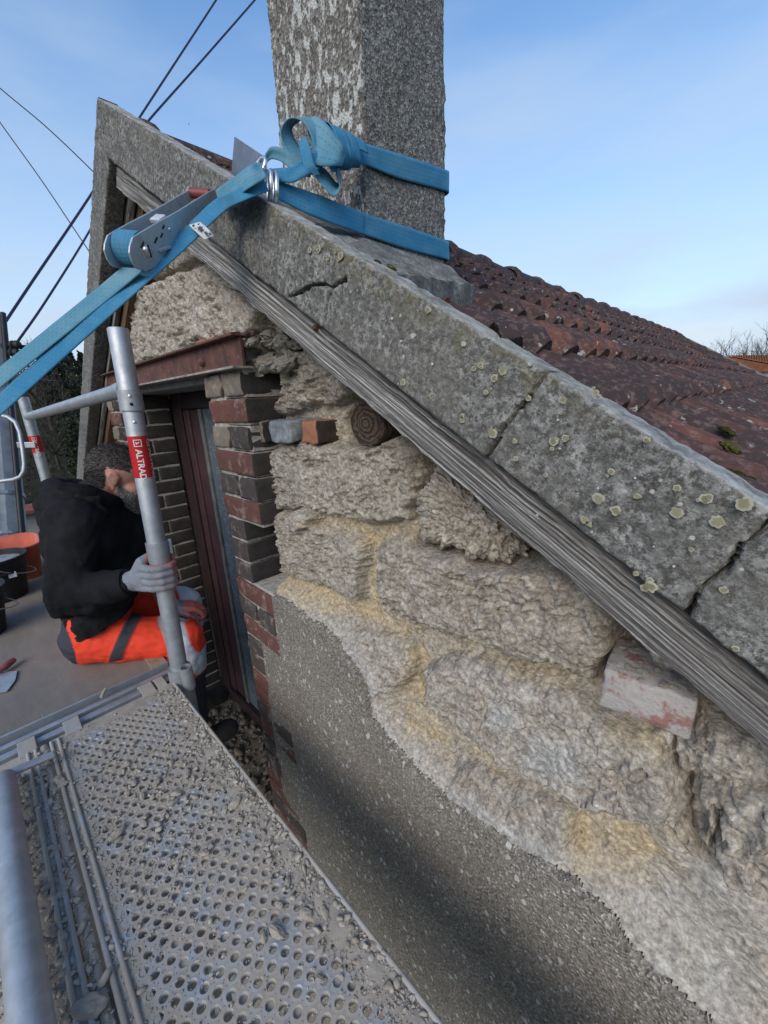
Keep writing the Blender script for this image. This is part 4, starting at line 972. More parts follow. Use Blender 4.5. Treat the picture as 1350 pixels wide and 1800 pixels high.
# ---- perforated steel decks
def deck(name, y_in, y_out, x0, x1, label, holes_to=.45, seed=0, x_hole0=None):
    root = empty(name, ((x0+x1)/2, (y_in+y_out)/2, ZD), label, 'scaffold deck')
    a, b = .0345, .0230; r = np.random.default_rng(seed)
    hy0, hy1 = y_out + .034, y_in - .034
    nrow = int(round((hy1-hy0)/(b/2))); yc = (hy0+hy1)/2
    V, F = [], []; n = 12; cells = []
    # Wigner-Seitz hexagon of the centred lattice
    nb = [(a,0),(-a,0),(a/2,b/2),(-a/2,b/2),(a/2,-b/2),(-a/2,-b/2),(0,b),(0,-b)]
    dirs = [(math.cos(2*math.pi*k/24), math.sin(2*math.pi*k/24)) for k in range(24)]
    hexr = [min((p[0]**2+p[1]**2)/2/max(1e-9, d[0]*p[0]+d[1]*p[1]) for p in nb if d[0]*p[0]+d[1]*p[1] > 1e-6) for d in dirs]
    xs_ = x0 + .055 if x_hole0 is None else x_hole0
    rows = range(-(nrow//2), nrow//2+1)
    for i in rows:
        y = yc + i*b/2
        x = xs_ + (a/2 if i % 2 else 0)
        while x < holes_to: cells.append((x, y)); x += a
    ncell = len(cells); base = len(V)
    for (x, y) in cells:
        o = len(V); jx, jy, rs = r.normal(0, .0004), r.normal(0, .0004), r.uniform(.94, 1.06)
        for q in range(4):
            for k in range(24):
                d = dirs[k]
                if q == 0: p = (x + d[0]*hexr[k], y + d[1]*hexr[k], ZD)
                elif q == 1: p = (x+jx + d[0]*.0078, y+jy + d[1]*.0078, ZD+.0001)
                elif q == 2: p = (x+jx + d[0]*.0066*rs, y+jy + d[1]*.0065*rs, ZD+.0003)
                else: p = (x+jx + d[0]*.0060*rs, y+jy + d[1]*.0060*rs, ZD-.010)
                V.append(p)
        for q in range(3):
            for k in range(24): F.append((o+q*24+k, o+q*24+(k+1) % 24, o+(q+1)*24+(k+1) % 24, o+(q+1)*24+k))
    me = mesh_np('perforated_sheet', V, np.array(F), False)
    mesh_obj('perforated_sheet', me, DECKM, root)
    e0, e1 = yc - (nrow//2)*b/2 - b/2, yc + (nrow//2)*b/2 + b/2
    xa, xb = xs_ - a/2, max(c[0] for c in cells) + a/2
    m = MB()                                             # plain margins, a shade under the sheet where they pass below the saw-tooth edge
    m.box((x0, y_out, ZD-.004), (xb+.3, e0+b*.6, ZD-.0006)); m.box((x0, e1-b*.6, ZD-.004), (xb+.3, y_in, ZD-.0006))
    m.box((x0, y_out, ZD-.0044), (xa+a*.55, y_in, ZD-.0009)); m.box((xb-a*.55, y_out, ZD-.0042), (x1, y_in, ZD-.0008))
    m.build('deck_margin', DECKM, root, bevel=.0008)
    for yy, s in ((y_in-.003, 1), (y_out+.003, -1), (y_out+.018, -1)) if label.startswith('perf') else ((y_in-.003, 1), (y_in-.018, 1), (y_out+.003, -1)):
        m = MB(); m.tube([(x0+.01, yy, ZD+.0015), (x1, yy, ZD+.0015)], .0042, 10); m.build('edge_rib', DECKM, root, smooth=True)
    m = MB(); m.box((x0+.01, y_in-.006, ZD-.055), (x1, y_in-.0015, ZD-.001)); m.box((x0+.01, y_out+.0015, ZD-.055), (x1, y_out+.006, ZD-.001)); m.build('side_web', DECKM, root)
    return root, cells
d1, cells1 = deck('scaffold_deck', -.2345, -.540, -1.238, 1.0, 'perforated galvanised scaffold deck beside the wall, strewn with dust and stone chips', .35, 1)
d2, cells2 = deck('scaffold_deck', -.5655, -.885, -1.238, 1.0, 'rubble-covered scaffold deck at the left edge with a steel tube frame on it', .10, 2)
p = on_z(361, 1276, ZD); m = MB(); m.box((p[0]-.020, p[1]-.0045, ZD-.002), (p[0]+.020, p[1]+.0045, ZD+.0006)); m.build('locking_slot', DARKV, d1)
# hooks over the transom and the transom itself
tr = empty('transom', (-1.29, -.5, ZD-.03), 'double steel transom rail between the plywood deck and the perforated deck', 'transom')
for xx, w in ((-1.318, .016), (-1.283, .022)):
    m = MB(); m.box((xx-w/2, -1.25, ZD-.032), (xx+w/2, -.215, ZD-.010 if w > .02 else ZD-.006)); m.build('rail', GALV, tr, bevel=.003)
m = MB(); m.box((-1.345, -1.25, ZD-.06), (-1.24, -.215, ZD-.034)); m.build('rail_web', mat_galv('transom_web', .3), tr)
for i, (px, py) in enumerate([(246, 1193), (272, 1187), (118, 1249), (42, 1282)]):
    p = on_z(px, py, ZD); y = p[1]; m = MB()
    prof = [(-1.225, .0), (-1.262, .002), (-1.288, .001), (-1.300, -.008), (-1.305, -.026)]
    for (xa, za), (xb, zb) in zip(prof[:-1], prof[1:]): m.bar((xa+.001, y, ZD+za), (xb-.001, y, ZD+zb), .036 if i != 1 else .026, .005)
    m.build('deck_hook', DECKM, d1 if i < 3 else d2, bevel=.0012)
p0_, p1_ = on_z(178, 1226, ZD+.004), on_z(186, 1211, ZD+.012); m = MB(); m.tube([p0_, (p0_+p1_)/2 + np.array([0,0,.002]), p1_], .005, 8); m.build('locking_pin', DECKM, d1, smooth=True)
# rubble under / in the holes: dust plugs part-filling many of the holes
r = np.random.default_rng(8); V, F, tone = [], [], []
for (x, y) in cells1 + cells2:
    mid = .55 + .35*perlin(np.array([x*5.]), np.array([y*9+2.]))[0]; near_front = sstep(-.75, -.3, np.array([x]))[0]
    if r.random() > (.40 if x > -.75 else .16) + .3*(mid-.55) and y > -.55: continue
    zt = ZD - r.uniform(.003, .0095); tx, ty = r.normal(0, .12, 2); o = len(V); part = r.random() < .35; ang = r.uniform(0, 6.28)
    V.append((x, y, zt)); tone.append(r.uniform(.25, .7)); n = 10
    for k in range(n):
        a_ = 2*math.pi*k/n; dx, dy = .0062*math.cos(a_), .0062*math.sin(a_)
        if part:
            q = dx*math.cos(ang) + dy*math.sin(ang)
            if q > .001: dx -= (q-.001)*math.cos(ang); dy -= (q-.001)*math.sin(ang)
        V.append((x+dx, y+dy, zt + tx*dx + ty*dy)); tone.append(r.uniform(.25, .7))
    for k in range(n): F.append((o, o+1+k, o+1+(k+1) % n))
me = mesh_np('dust', V, np.array(F), False); attr(me, 'tone', tone); o = mesh_obj('dust', me, RUB, None, kind='stuff')

# loose stone chips, grit and dust on the decks
base = []
for s in range(10):
    sub = 1 if s < 6 else 2
    bm = bmesh.new(); bmesh.ops.create_icosphere(bm, subdivisions=sub, radius=1); P = np.array([v.co for v in bm.verts]); FF = [[v.index for v in f.verts] for f in bm.faces]; bm.free()
    rr = np.random.default_rng(60+s)
    for _ in range(6):
        d = unit(rr.normal(size=3)); k = rr.uniform(.30, .70); t = P @ d; P = P - np.outer(np.maximum(0, t-k), d)
    P = P*(1+.25*perlin(P[:, 0]*1.5+s*5, P[:, 1]*1.5, P[:, 2]*1.5+.3))[:, None]; base.append((P, np.array(FF)))
def scatter(n, fx, size, big=False):
    Vs, Fs, Ts = [], [], []; off = 0; r = np.random.default_rng(int(n)+5)
    for _ in range(n):
        x, y, z = fx(r); s = size(r); P, FF = base[r.integers(6) if not big else 6+r.integers(4)]
        sq = np.array([r.uniform(.8, 1.6), r.uniform(.6, 1.1), r.uniform(.30, .75)])*s
        a_ = r.uniform(0, 6.28); Q = P*sq; ca, sa = math.cos(a_), math.sin(a_); Q = np.stack([Q[:, 0]*ca - Q[:, 1]*sa, Q[:, 0]*sa + Q[:, 1]*ca, Q[:, 2] + Q[:, 0]*r.normal(0, .25)], 1)
        Vs.append(Q + np.array([x, y, z - Q[:, 2].min()*.8])); Fs.append(FF + off); off += len(P); Ts.append(np.full(len(P), np.clip(r.normal(.42, .22), 0, 1)))
    return np.concatenate(Vs), np.concatenate(Fs), np.concatenate(Ts)
def f_deck1(r):
    if r.random() < .42: return r.uniform(-1.22, 0), -.239 - abs(r.normal(0, .026)), ZD + r.uniform(0, .0012)
    while True:
        x = r.uniform(-1.22, .0); y = r.uniform(-.535, -.24)
        e = math.exp(-((y+.243)/.028)**2)*1.0 + math.exp(-((y+.525)/.018)**2)*.75
        mid = .55*math.exp(-((x+.86)/.20)**2)*(.4+.6*(perlin(np.array([x*13.]), np.array([y*13.]))[0] > -.15)) + .09
        if r.random() < max(e, mid): return x, y, ZD
def f_deck2(r): return r.uniform(-1.2, -.1), r.uniform(-.75, -.546) if r.random() < .9 else r.uniform(-.566, -.545), ZD
V1, F1, T1 = scatter(4600, f_deck1, lambda r: min(.009, .0021*math.exp(r.normal(0, .55)))); V2, F2, T2 = scatter(3000, f_deck2, lambda r: min(.012, .0032*math.exp(r.normal(0, .6))))
V4, F4, T4 = scatter(190, f_deck1, lambda r: r.uniform(.0042, .0085), True); V3, F3, T3 = scatter(14000, lambda r: (f_deck1 if r.random() < .7 else f_deck2)(r), lambda r: r.uniform(.0008, .0021))
me = mesh_np('rubble', np.concatenate([V1, V2, V3, V4]), np.concatenate([F1, F2+len(V1), F3+len(V1)+len(V2), F4+len(V1)+len(V2)+len(V3)]), False); attr(me, 'tone', np.concatenate([T1, T2, T3, T4])); mesh_obj('rubble', me, RUB, None, kind='stuff')
# dust banked along the edges of the decks
V, F, T = [], [], []
def dust_strip(x0, x1, y0, y1, h, dn, thr):
    xs_ = np.arange(x0, x1, .004); ys_ = np.linspace(y0, y1, dn); X, Y = np.meshgrid(xs_, ys_); q = (Y-y0)/(y1-y0)
    Z = ZD - .0012 + h*np.clip(np.sin(np.pi*np.clip(q, 0, 1))*1.0 + .8*fbm(X*22, Y*22, o=4) + thr, -.2, 1.6)
    n = len(xs_); b = sum(len(v) for v in V); V.append(np.stack([X, Y, Z], -1).reshape(-1, 3)); i = (np.arange(dn-1)[:, None]*n + np.arange(n-1)[None, :]).ravel() + b; F.append(np.stack([i, i+1, i+n+1, i+n], 1)); T.append(np.clip(.34+.25*fbm(X*30, Y*30, o=3), 0, 1).ravel())
dust_strip(-1.23, .3, -.284, -.238, .0030, 14, .12); dust_strip(-1.23, .3, -.536, -.505, .0018, 10, -.25); dust_strip(-1.23, .3, -.560, -.546, .0030, 6, .1); dust_strip(-1.2, .3, -.80, -.57, .0034, 40, .12); dust_strip(-1.235, -1.19, -.53, -.25, .0014, 60, .1)
me = mesh_np('dust', np.concatenate(V), np.concatenate(F), True); attr(me, 'tone', np.concatenate(T)); mesh_obj('dust', me, RUB, None, kind='stuff')
BIG = [(x, y, s) for x, y, s in [(487,1638,.013),(538,1605,.0105),(570,1603,.009),(575,1622,.006),(563,1672,.008),(560,1722,.007),(205,1465,.013),(150,1497,.009),(250,1400,.009),(222,1345,.008),(180,1325,.008),(196,1327,.007),(252,1447,.008),(310,1395,.011),
      (305,1410,.010),(345,1295,.008),(337,1305,.007),(375,1340,.010),(412,1412,.012),(395,1425,.009),(360,1500,.010),(365,1487,.008),(395,1497,.007),(300,1340,.009),(275,1375,.011),(235,1375,.010),(420,1440,.007),(350,1370,.008),(330,1360,.009),(275,1468,.007),
      (158,1770,.020),(105,1570,.008),(112,1645,.008),(92,1490,.009),(95,1500,.008),(125,1633,.006),(70,1365,.008),(75,1350,.007),(110,1380,.010),(103,1372,.012),(90,1640,.010),(82,1560,.010),(115,1555,.009),(505,1548,.008),(490,1590,.007),(475,1480,.009)]]
ROCK2 = [rock_mesh(80+s, 3, (1.25, .85, .55), .22, 2.1) for s in range(6)]
for me in ROCK2: me.materials.append(RUB)
for i, (px, py, s) in enumerate(BIG):
    p = on_z(px, py, ZD + s*.35); o = bpy.data.objects.new('stone_chip', ROCK2[i % 6]); o.location = p; o.scale = (s, s*random.uniform(.7, 1), s*random.uniform(.75, 1.1)); o.rotation_euler = (random.uniform(-.25, .25), random.uniform(-.25, .25), random.uniform(0, 6.28))
    lab = {0: 'largest flat grey stone flake on the perforated deck, near its front', 1: 'pale upright stone splinter on the perforated deck close to the wall edge', 30: 'fist of grey mortar rubble wedged between the two decks'}.get(i, 'small grey stone chip lying loose on the dusty scaffold decks')
    link(o, None, lab, 'stone chip', None if i in (0, 1, 30) else 'stone chips lying on the scaffold decks')

# ---- tube frame lying on the outer deck
tf = empty('tube_frame', on_z(10, 1375, -.77), 'galvanised tube frame lying on the rubble-covered deck at the left edge', 'scaffold frame')
a_, b_ = on_z(4, 1372, -.775), on_z(62, 1860, -.775); d_ = unit(b_-a_); m = MB(); m.tube([a_ - d_*.004, a_, a_ + d_*.4, b_, b_ + d_*.5], [.022, .0242, .0242, .0242, .0242], 24); m.build('frame_tube', GALV, tf, smooth=True)
m = MB(); m.bar(on_z(-60, 1392, -.768), on_z(97, 1325, -.785), .022, .010); m.build('flat_bar', GALV, tf, bevel=.003)

# ---- plywood deck of the next bay
pw = empty('plywood_deck', (-2.3, -.7, ZD), 'dusty grey plywood deck panel the seated man sits on', 'scaffold deck')
PLY = Mat('dusty_plywood', .8, spec=.3); g1 = PLY.noise(9, 6, .65, co=PLY.scaled((1.0, 3.2, 1))); g2 = PLY.noise(2.4, 5, .6)
pc = PLY.mix(g1, (.125, .112, .098), (.255, .232, .205)); pc = PLY.mix(PLY.ramp(g2, [(.4, 0.0), (.65, .6)]), pc, (.30, .24, .185)); pc = PLY.mix(PLY.ramp(PLY.noise(40, 5, .7), [(.6, 0.0), (.75, .45)]), pc, (.36, .335, .30))
PLY.col(PLY.mix(PLY.ramp(PLY.noise(13, 4, .6, co=PLY.scaled((.4, 6, 1), (0, 0, .5))), [(.68, 0.0), (.71, .4)]), pc, (.42, .40, .37))); PLY.bump(g1, .25, .003)
m = MB(); m.box((-3.6, -1.25, ZD-.016), (-1.352, -.211, ZD-.001)); m.build('plywood_panel', PLY, pw, bevel=.002)
m = MB(); m.box((-3.6, -.2100, ZD-.06), (-1.36, -.204, ZD-.004)); m.box((-1.358, -1.25, ZD-.05), (-1.3515, -.212, ZD+.002)); m.build('panel_frame', GALV, pw, bevel=.001)
pp_ = on_z(297, 1160, ZD); m = MB(); m.box((-1.47, -.262, ZD-.0008), (-1.354, -.214, ZD+.004)); m.build('cleat', mat_plain('raw_plank', (.30, .245, .18), .85, scale=18), pw, bevel=.001)

# ---- posts
STICK = mat_plain('red_sticker', (.46, .018, .022), .35, vary=.08, scale=30, bump=0); WHITE = mat_plain('white_print', (.72, .70, .68), .45, vary=.08, bump=0); 
def text_mesh(s, size):
    cu = bpy.data.curves.new('lettering', 'FONT'); cu.body = s; cu.size = size; cu.align_x = 'LEFT'; cu.offset = size*.022
    ob = bpy.data.objects.new('lettering_tmp', cu); COL.objects.link(ob); bpy.context.view_layer.update()
    me = bpy.data.meshes.new_from_object(ob.evaluated_get(bpy.context.evaluated_depsgraph_get())); bpy.data.objects.remove(ob); bpy.data.curves.remove(cu)
    bm = bmesh.new(); bm.from_mesh(me); bmesh.ops.subdivide_edges(bm, edges=[e for e in bm.edges if e.calc_length() > size*.15], cuts=2); bmesh.ops.triangulate(bm, faces=bm.faces); bm.to_mesh(me); bm.free(); return me
def wrap(me, A, Dn, X, rad, phi0, down0):
    """lay a flat mesh round a tube: its x runs down the tube, its y around it"""
    Yv = np.cross(Dn, X)
    for v in me.vertices:
        a = phi0 + v.co.y/rad; v.co = Vector(A + Dn*(down0 + v.co.x) + rad*(math.cos(a)*X + math.sin(a)*Yv))
    me.update()
def sticker(root, top, bot, rad, f0, f1, size, logo=True, reps=2):
    Dn = unit(bot-top); Ln = np.linalg.norm(bot-top); A = top; to_cam = unit(np.cross(Dn, np.cross(CAM - (top+bot)/2, Dn))); X = to_cam; Yv = np.cross(Dn, X)
    m = MB(); n = 40; R0 = rad + .0005; V = []
    for h in (f0*Ln, f1*Ln):
        for k in range(n): a = 2*math.pi*k/n; V.append(A + Dn*h + R0*(math.cos(a)*X + math.sin(a)*Yv))
    m.add(V, [(k, (k+1) % n, n+(k+1) % n, n+k) for k in range(n)]); st = m.build('sticker', STICK, root, smooth=True)
    h0 = f0*Ln; hl = (f1-f0)*Ln
    for q in range(reps):
        ph = .10 + (0 if q == 0 else (-1.35 if q == 1 else 1.35)); sg = 1
        me = text_mesh('ALTRAD', size)
        # mirror across so that letter tops face the right-hand side of the tube
        for v in me.vertices: v.co.y = size*.35 - v.co.y
        wrap(me, A, Dn, X, R0 + .0004, ph, h0 + hl*.31); mesh_obj('lettering', me, WHITE, st)
        me = mesh_np('logo', *(lambda mm: (mm.v, mm.f))(logo_mb(size)), False); wrap(me, A, Dn, X, R0 + .0004, ph, h0 + hl*.08); mesh_obj('logo_mark', me, WHITE, st)
def logo_mb(s):
    mm = MB(); t = s*.09; w = s*.9
    for x0, y0, x1, y1 in ((0, -w/2, w*.95, -w/2+t), (0, w/2-t, w*.95, w/2), (0, -w/2+t, t, w/2-t), (w*.95-t, -w/2+t, w*.95, w/2-t)):
        nx_, ny_ = 2, 4
        for i in range(ny_):
            ya, yb = y0+(y1-y0)*i/ny_, y0+(y1-y0)*(i+1)/ny_; mm.add([(x0, ya, 0), (x1, ya, 0), (x1, yb, 0), (x0, yb, 0)], [(0, 1, 2, 3)])
    # tick / arrow inside the square
    mm.add([(w*.30, -w*.18, 0), (w*.42, -w*.25, 0), (w*.55, w*.02, 0), (w*.44, w*.05, 0)], [(0, 1, 2, 3)])
    mm.add([(w*.44, w*.05, 0), (w*.55, w*.02, 0), (w*.70, w*.20, 0), (w*.30, w*.24, 0)], [(0, 1, 2, 3)])
    return mm
PX0 = -1.237
pt, pb = on_x(207, 577, PX0), on_x(318, 1190, PX0)
post = empty('scaffold_post', pb, 'upright galvanised scaffold post with a red sticker, held by the seated man', 'scaffold post')
dn = unit(pb-pt); RP = .0242
foot = pb + dn*((-4.5 - pb[2])/dn[2])
m = MB(); m.tube([pt, pt + dn*.003, pb, foot], [RP-.002, RP, RP, RP], 28); m.build('post_tube', GALV, post, smooth=True)
def along(py):
    t = 0.0
    lo, hi = 0, 1.4
    for _ in range(40):
        mid = (lo+hi)/2; v = WM.T @ (pt + dn*mid - CAM); y = PCY + FOC*v[1]/v[2]
        lo, hi = (mid, hi) if y < py else (lo, mid)
    return pt + dn*lo
m = MB(); a_, b_ = along(686), along(722); m.tube([a_, b_], .0285, 24, hollow=.86); m.build('collar', GALV, post, smooth=True)
for py in (697, 711, 742):
    c_ = along(py); tc_ = unit(CAM - c_); q = unit(tc_ - dn*(tc_ @ dn)); m = MB(); m.lathe([(.0001, .0015), (.003, .0012), (.0045, 0)], c_ + q*(.0285 if py < 720 else RP), 12, q); m.build('dimple', DARKV if py == 711 else SHINY, post, smooth=True)
a_, b_ = along(952), along(990); m = MB(); m.tube([a_, a_ + dn*.002, b_], [.0290, .0290, .0275], 24, hollow=.88); m.build('sleeve', GALV, post, smooth=True)
t_ = a_ + dn*.02; side = unit(np.cross(dn, unit(CAM - t_))); m = MB(); m.bar(t_ - side*.0285, t_ - side*.038, .012, .045, up=-dn); m.build('wedge_lug', GALV, post, bevel=.002)
sticker(post, pt, pb, RP, np.linalg.norm(along(766)-pt)/np.linalg.norm(pb-pt), np.linalg.norm(along(838)-pt)/np.linalg.norm(pb-pt), .0215)
# socket with a stub tube at deck level
a_, b_ = along(1172), along(1260); m = MB(); m.tube([a_, b_], .033, 24, hollow=.75); m.build('socket', GALV, post, smooth=True)
q = on_x(326, 1172, PX0+.045); m = MB(); m.tube([q, q + np.array([0, 0, -.075])], .0175, 20, hollow=.78); m.build('stub_tube', GALV, post, smooth=True)
m = MB(); m.bar(on_z(306, 1198, ZD+.004), along(1206), .03, .022); m.build('bracket', GALV, post, bevel=.004)

p2 = {}
pt2, pb2 = at(40, 698, 2.05), at(86, 893, 2.05); pb2 = np.array([pt2[0]+.02, pt2[1], pb2[2]])
post2 = empty('scaffold_post', pb2, 'distant scaffold post with a red sticker behind the seated man', 'scaffold post')
d2n = unit(pb2-pt2); pe2 = pb2 + d2n*.7; m = MB(); m.tube([pt2, pe2], RP, 20); m.build('post_tube', GALV, post2, smooth=True)
sticker(post2, pt2, pb2, RP, .355, .51, .0215, reps=1)
m = MB(); b0 = pt2 + (pb2-pt2)*.45; m.bar(b0 + WM[:, 2]*-.03 - WM[:, 0]*.075, b0 + WM[:, 2]*-.03 + WM[:, 0]*.02, .010, .030); m.build('bracket', GALV, post2, bevel=.003)
gr = empty('guard_rail', along(690), 'horizontal galvanised guard rail tube between the two scaffold posts', 'guard rail')
ra_, rb_ = along(683), at(49, 733, 2.03); d_ = unit(rb_-ra_); ra_ = ra_ + d_*.030
m = MB(); m.tube([ra_, ra_ + d_*.05, ra_ + d_*.075, rb_ - d_*.05, rb_], [.021, .022, .0195, .0195, .017], 20); m.build('rail_tube', GALV, gr, smooth=True)
lp = empty('end_frame', at(40, 800, 1.75), 'bent light tube loop in front of the concrete pole at the left edge', 'scaffold frame')
m = MB(); cp = [(-60,724,1.72),(0,730,1.75),(14,733,1.75),(27,742,1.75),(35,760,1.75),(40,790,1.75),(43,815,1.75),(42,828,1.75),(36,838,1.75),(24,843,1.75),(0,846,1.75),(-60,850,1.72)]
m.tube([at(*q) for q in cp], .0085, 12); m.build('loop_tube', GALV, lp, smooth=True)

# ---- ratchet strap round the chimney
rs = empty('ratchet_strap', at(478, 322, .72), 'blue ratchet strap knotted round the chimney and pulled tight to the lower left', 'strap')
def catmull(P, n):
    P = np.asarray(P, float); P = np.concatenate([[2*P[0]-P[1]], P, [2*P[-1]-P[-2]]]); o = []
    for i in range(1, len(P)-2):
        for t in np.linspace(0, 1, n, endpoint=False):
            a, b, c, d = P[i-1:i+3]; o.append(.5*((2*b) + (c-a)*t + (2*a-5*b+4*c-d)*t*t + (3*b-a-3*c+d)*t**3))
    o.append(P[-2]); return np.array(o)
def web(name, A, B, mat=WEB, n=10, nv=9, th=.0018, sag=0.0, parent=None, label=None, wave=.0012):
    A = catmull(A, n); B = catmull(B, n); m_ = len(A); cen = (A+B)/2; u = np.concatenate([[0], np.cumsum(np.linalg.norm(np.diff(cen, axis=0), axis=1))])
    T = np.gradient(cen, axis=0); W = B - A; Nn = np.cross(T, W); Nn /= np.linalg.norm(Nn, axis=1)[:, None] + 1e-12
    V, uv = [], []
    for sgn in (1, -1):
        for i in range(m_):
            for j in range(nv):
                v = j/(nv-1); bow = sag*4*v*(1-v) + wave*perlin(np.array([u[i]*22+.3]), np.array([v*2.]))[0]
                V.append(A[i] + W[i]*v + Nn[i]*(bow + sgn*th/2)); uv.append((u[i], v))
    F = []; M_ = m_*nv
    for i in range(m_-1):
        for j in range(nv-1):
            a = i*nv+j; F.append((a, a+nv, a+nv+1, a+1)); F.append((M_+a, M_+a+1, M_+a+nv+1, M_+a+nv))
        for j, s in ((0, 1), (nv-1, -1)):
            a = i*nv+j; q = (a, M_+a, M_+a+nv, a+nv); F.append(q if s > 0 else q[::-1])
    me = mesh_np(name, V, np.array(F), True); l = me.uv_layers.new(name='UVMap'); idx = np.empty(len(me.loops), np.int32); me.loops.foreach_get('vertex_index', idx)
    l.data.foreach_set('uv', np.asarray(uv, np.float32)[idx].ravel())
    return mesh_obj(name, me, mat, parent or rs, label=label)
XS = CX1 + .0055
rear = lambda px, py: on_x(px, py, XS)
# lower turn: ring -> near corner -> along the right face -> round the back
cA, cB = rear(641, 376), rear(641, 413)
bk = lambda z: [np.array([CX1+.0035, CY1+.0035, z]), np.array([CX1-.05, CY1+.006, z]), np.array([(CX0+CX1)/2, CY1+.008, z+.004])]
eA, eB = rear(780, 422), rear(781, 455)
web('strap', [at(487, 318, .725), at(560, 343, .775), cA + (at(600, 360, .8)-cA)*.15, cA, rear(715, 399), eA] + bk(eA[2]-.002), [at(490, 351, .722), at(560, 384, .772), cB + (at(600, 400, .8)-cB)*.15, cB, rear(715, 438), eB] + bk(eB[2]-.002), WEB)
uA, uB = rear(638, 252), rear(641, 290); fA, fB = rear(779, 297), rear(779, 335)
web('strap', [at(604, 250, .80), uA, rear(700, 270), fA] + bk(fA[2]-.002), [at(606, 288, .80), uB, rear(700, 313), fB] + bk(fB[2]-.002), WEB)
# knot
P3 = lambda L_: [at(*q) for q in L_]
web('strap_knot', P3([(535,304,.755),(505,270,.745),(493,232,.74),(506,208,.742),(531,214,.748),(549,246,.752),(556,286,.76)]), P3([(562,296,.785),(530,262,.778),(513,232,.775),(521,217,.776),(545,207,.782),(575,232,.785),(592,266,.79)]), WEBW, wave=.003)
web('strap_knot', P3([(540,212,.785),(558,206,.775),(580,224,.765),(602,252,.77),(606,275,.785)]), P3([(556,300,.765),(552,292,.752),(560,290,.742),(585,292,.75),(600,292,.775)]), WEBW, wave=.003)
ax0, ax1 = at(574, 262, .79), at(640, 272, .832); D = unit(ax1-ax0); X_ = unit(np.cross(D, WM[:, 2])); Y_ = np.cross(D, X_); H0, H1 = [], []
for k in range(34):
    t = k/33*2*math.pi*2.3; f = k/33; r_ = .042 - .016*f + .003*math.sin(3*t); c_ = ax0 + (ax1-ax0)*(f*.62); e_ = math.cos(t)*X_ + math.sin(t)*Y_*.85
    H0.append(c_ + e_*r_); H1.append(c_ + D*.033 + (math.cos(t+.3)*X_ + math.sin(t+.3)*Y_*.85)*(r_*.80))
web('strap_knot', H0, H1, WEB, n=3, wave=.002)
web('strap_knot', P3([(540,280,.75),(560,318,.752),(585,345,.765),(596,330,.775),(590,300,.78)]), P3([(545,272,.79),(572,300,.79),(592,322,.80),(599,312,.805),(596,292,.80)]), WEBW, wave=.003)
web('strap_knot', P3([(466,270,.735),(478,258,.73),(500,262,.728),(520,280,.735),(548,292,.75)]), P3([(468,288,.745),(478,280,.74),(498,286,.735),(520,305,.738),(546,312,.75)]), WEBW, wave=.003)
web('strap_knot', P3([(466,300,.728),(490,296,.72),(515,292,.722),(545,270,.74),(560,262,.76)]), P3([(470,322,.728),(492,320,.72),(520,318,.722),(552,302,.74),(572,290,.76)]), WEB, wave=.003)
web('strap_knot', P3([(538,240,.735),(546,262,.728),(552,288,.73),(562,306,.74)]), P3([(524,250,.735),(530,275,.728),(536,296,.73),(548,308,.74)]), WEB, wave=.002)
# metal rings
def ring(c, n1, rx, ry, tr_, rot=0.0):
    nz = unit(n1); x = unit(np.cross(nz, [0, 0, 1.0])); y = np.cross(nz, x); x, y = x*math.cos(rot)+y*math.sin(rot), y*math.cos(rot)-x*math.sin(rot); pts = [c + rx*math.cos(a)*x + ry*math.sin(a)*y for a in np.linspace(0, 2*math.pi, 33)]
    m = MB(); m.tube(pts, tr_, 10, caps=False); m.build('steel_ring', SHINY, rs, smooth=True)
view = WM[:, 2]; rt_ = WM[:, 0]
ring(at(474, 328, .712), rt_ + view*.5, .013, .0235, .0038, .1); ring(at(484, 329, .712), rt_ + view*.5, .013, .0235, .0038, -.1); ring(at(456, 296, .712), rt_*.6 + view, .011, .018, .0036, .7)
# ratchet body: plates are cut from the outline seen, in the plane of the strap's edge
D0, D3 = .645, .785
Pd = at(256, 443, D0); Ph = at(378, 341, D3); e1 = unit(Ph-Pd)
fp = (214, 439); lo, hi = .6, 1.1
for _ in range(60):
    mid = (lo+hi)/2
    if (at(*fp, mid)-Pd) @ e1 > 0: lo, hi = (lo, mid) if (at(*fp, .6)-Pd) @ e1 < 0 else (mid, hi)
    else: lo, hi = (mid, hi) if (at(*fp, .6)-Pd) @ e1 < 0 else (lo, mid)
wv = at(*fp, lo) - Pd; wl = np.linalg.norm(wv)
if not .03 < wl < .075: wv = at(*fp, .648) - Pd; wv = wv - e1*(wv @ e1); wl = np.linalg.norm(wv)
wn_ = unit(wv); e3 = np.cross(e1, wn_); e3 = e3 if e3[2] > 0 else -e3
def on_plate(px, py, off=0.0): r0 = ray(px, py); o_ = Pd + wn_*off; t = ((o_ - CAM) @ wn_)/(r0 @ wn_); q = CAM + r0*t - Pd; return (q @ e1, q @ e3)
OUT = [(226,444),(227,432),(232,417),(246,408),(273,392),(311,371),(369,335),(378,332),(384,339),(382,347),(361,366),(334,389),(322,402),(333,408),(335,421),(322,431),(311,433),(283,457),(273,470),(256,478),(238,472),(231,460)]
poly = [on_plate(*q) for q in OUT]
rbdy = MB(); rbdy.prism(poly, e1, e3, wn_, Pd, .003); RAT = mat_galv('zinc_plated_ratchet', .05, (.46, .51, .54))
rb = rbdy.build('ratchet', RAT, rs, bevel=.0012)
m = MB(); m.prism(poly, e1, e3, wn_, Pd + wv, .003); m.build('side_plate', RAT, rb, bevel=.0012)
pl = lambda px, py: Pd + e1*on_plate(px, py)[0] + e3*on_plate(px, py)[1]
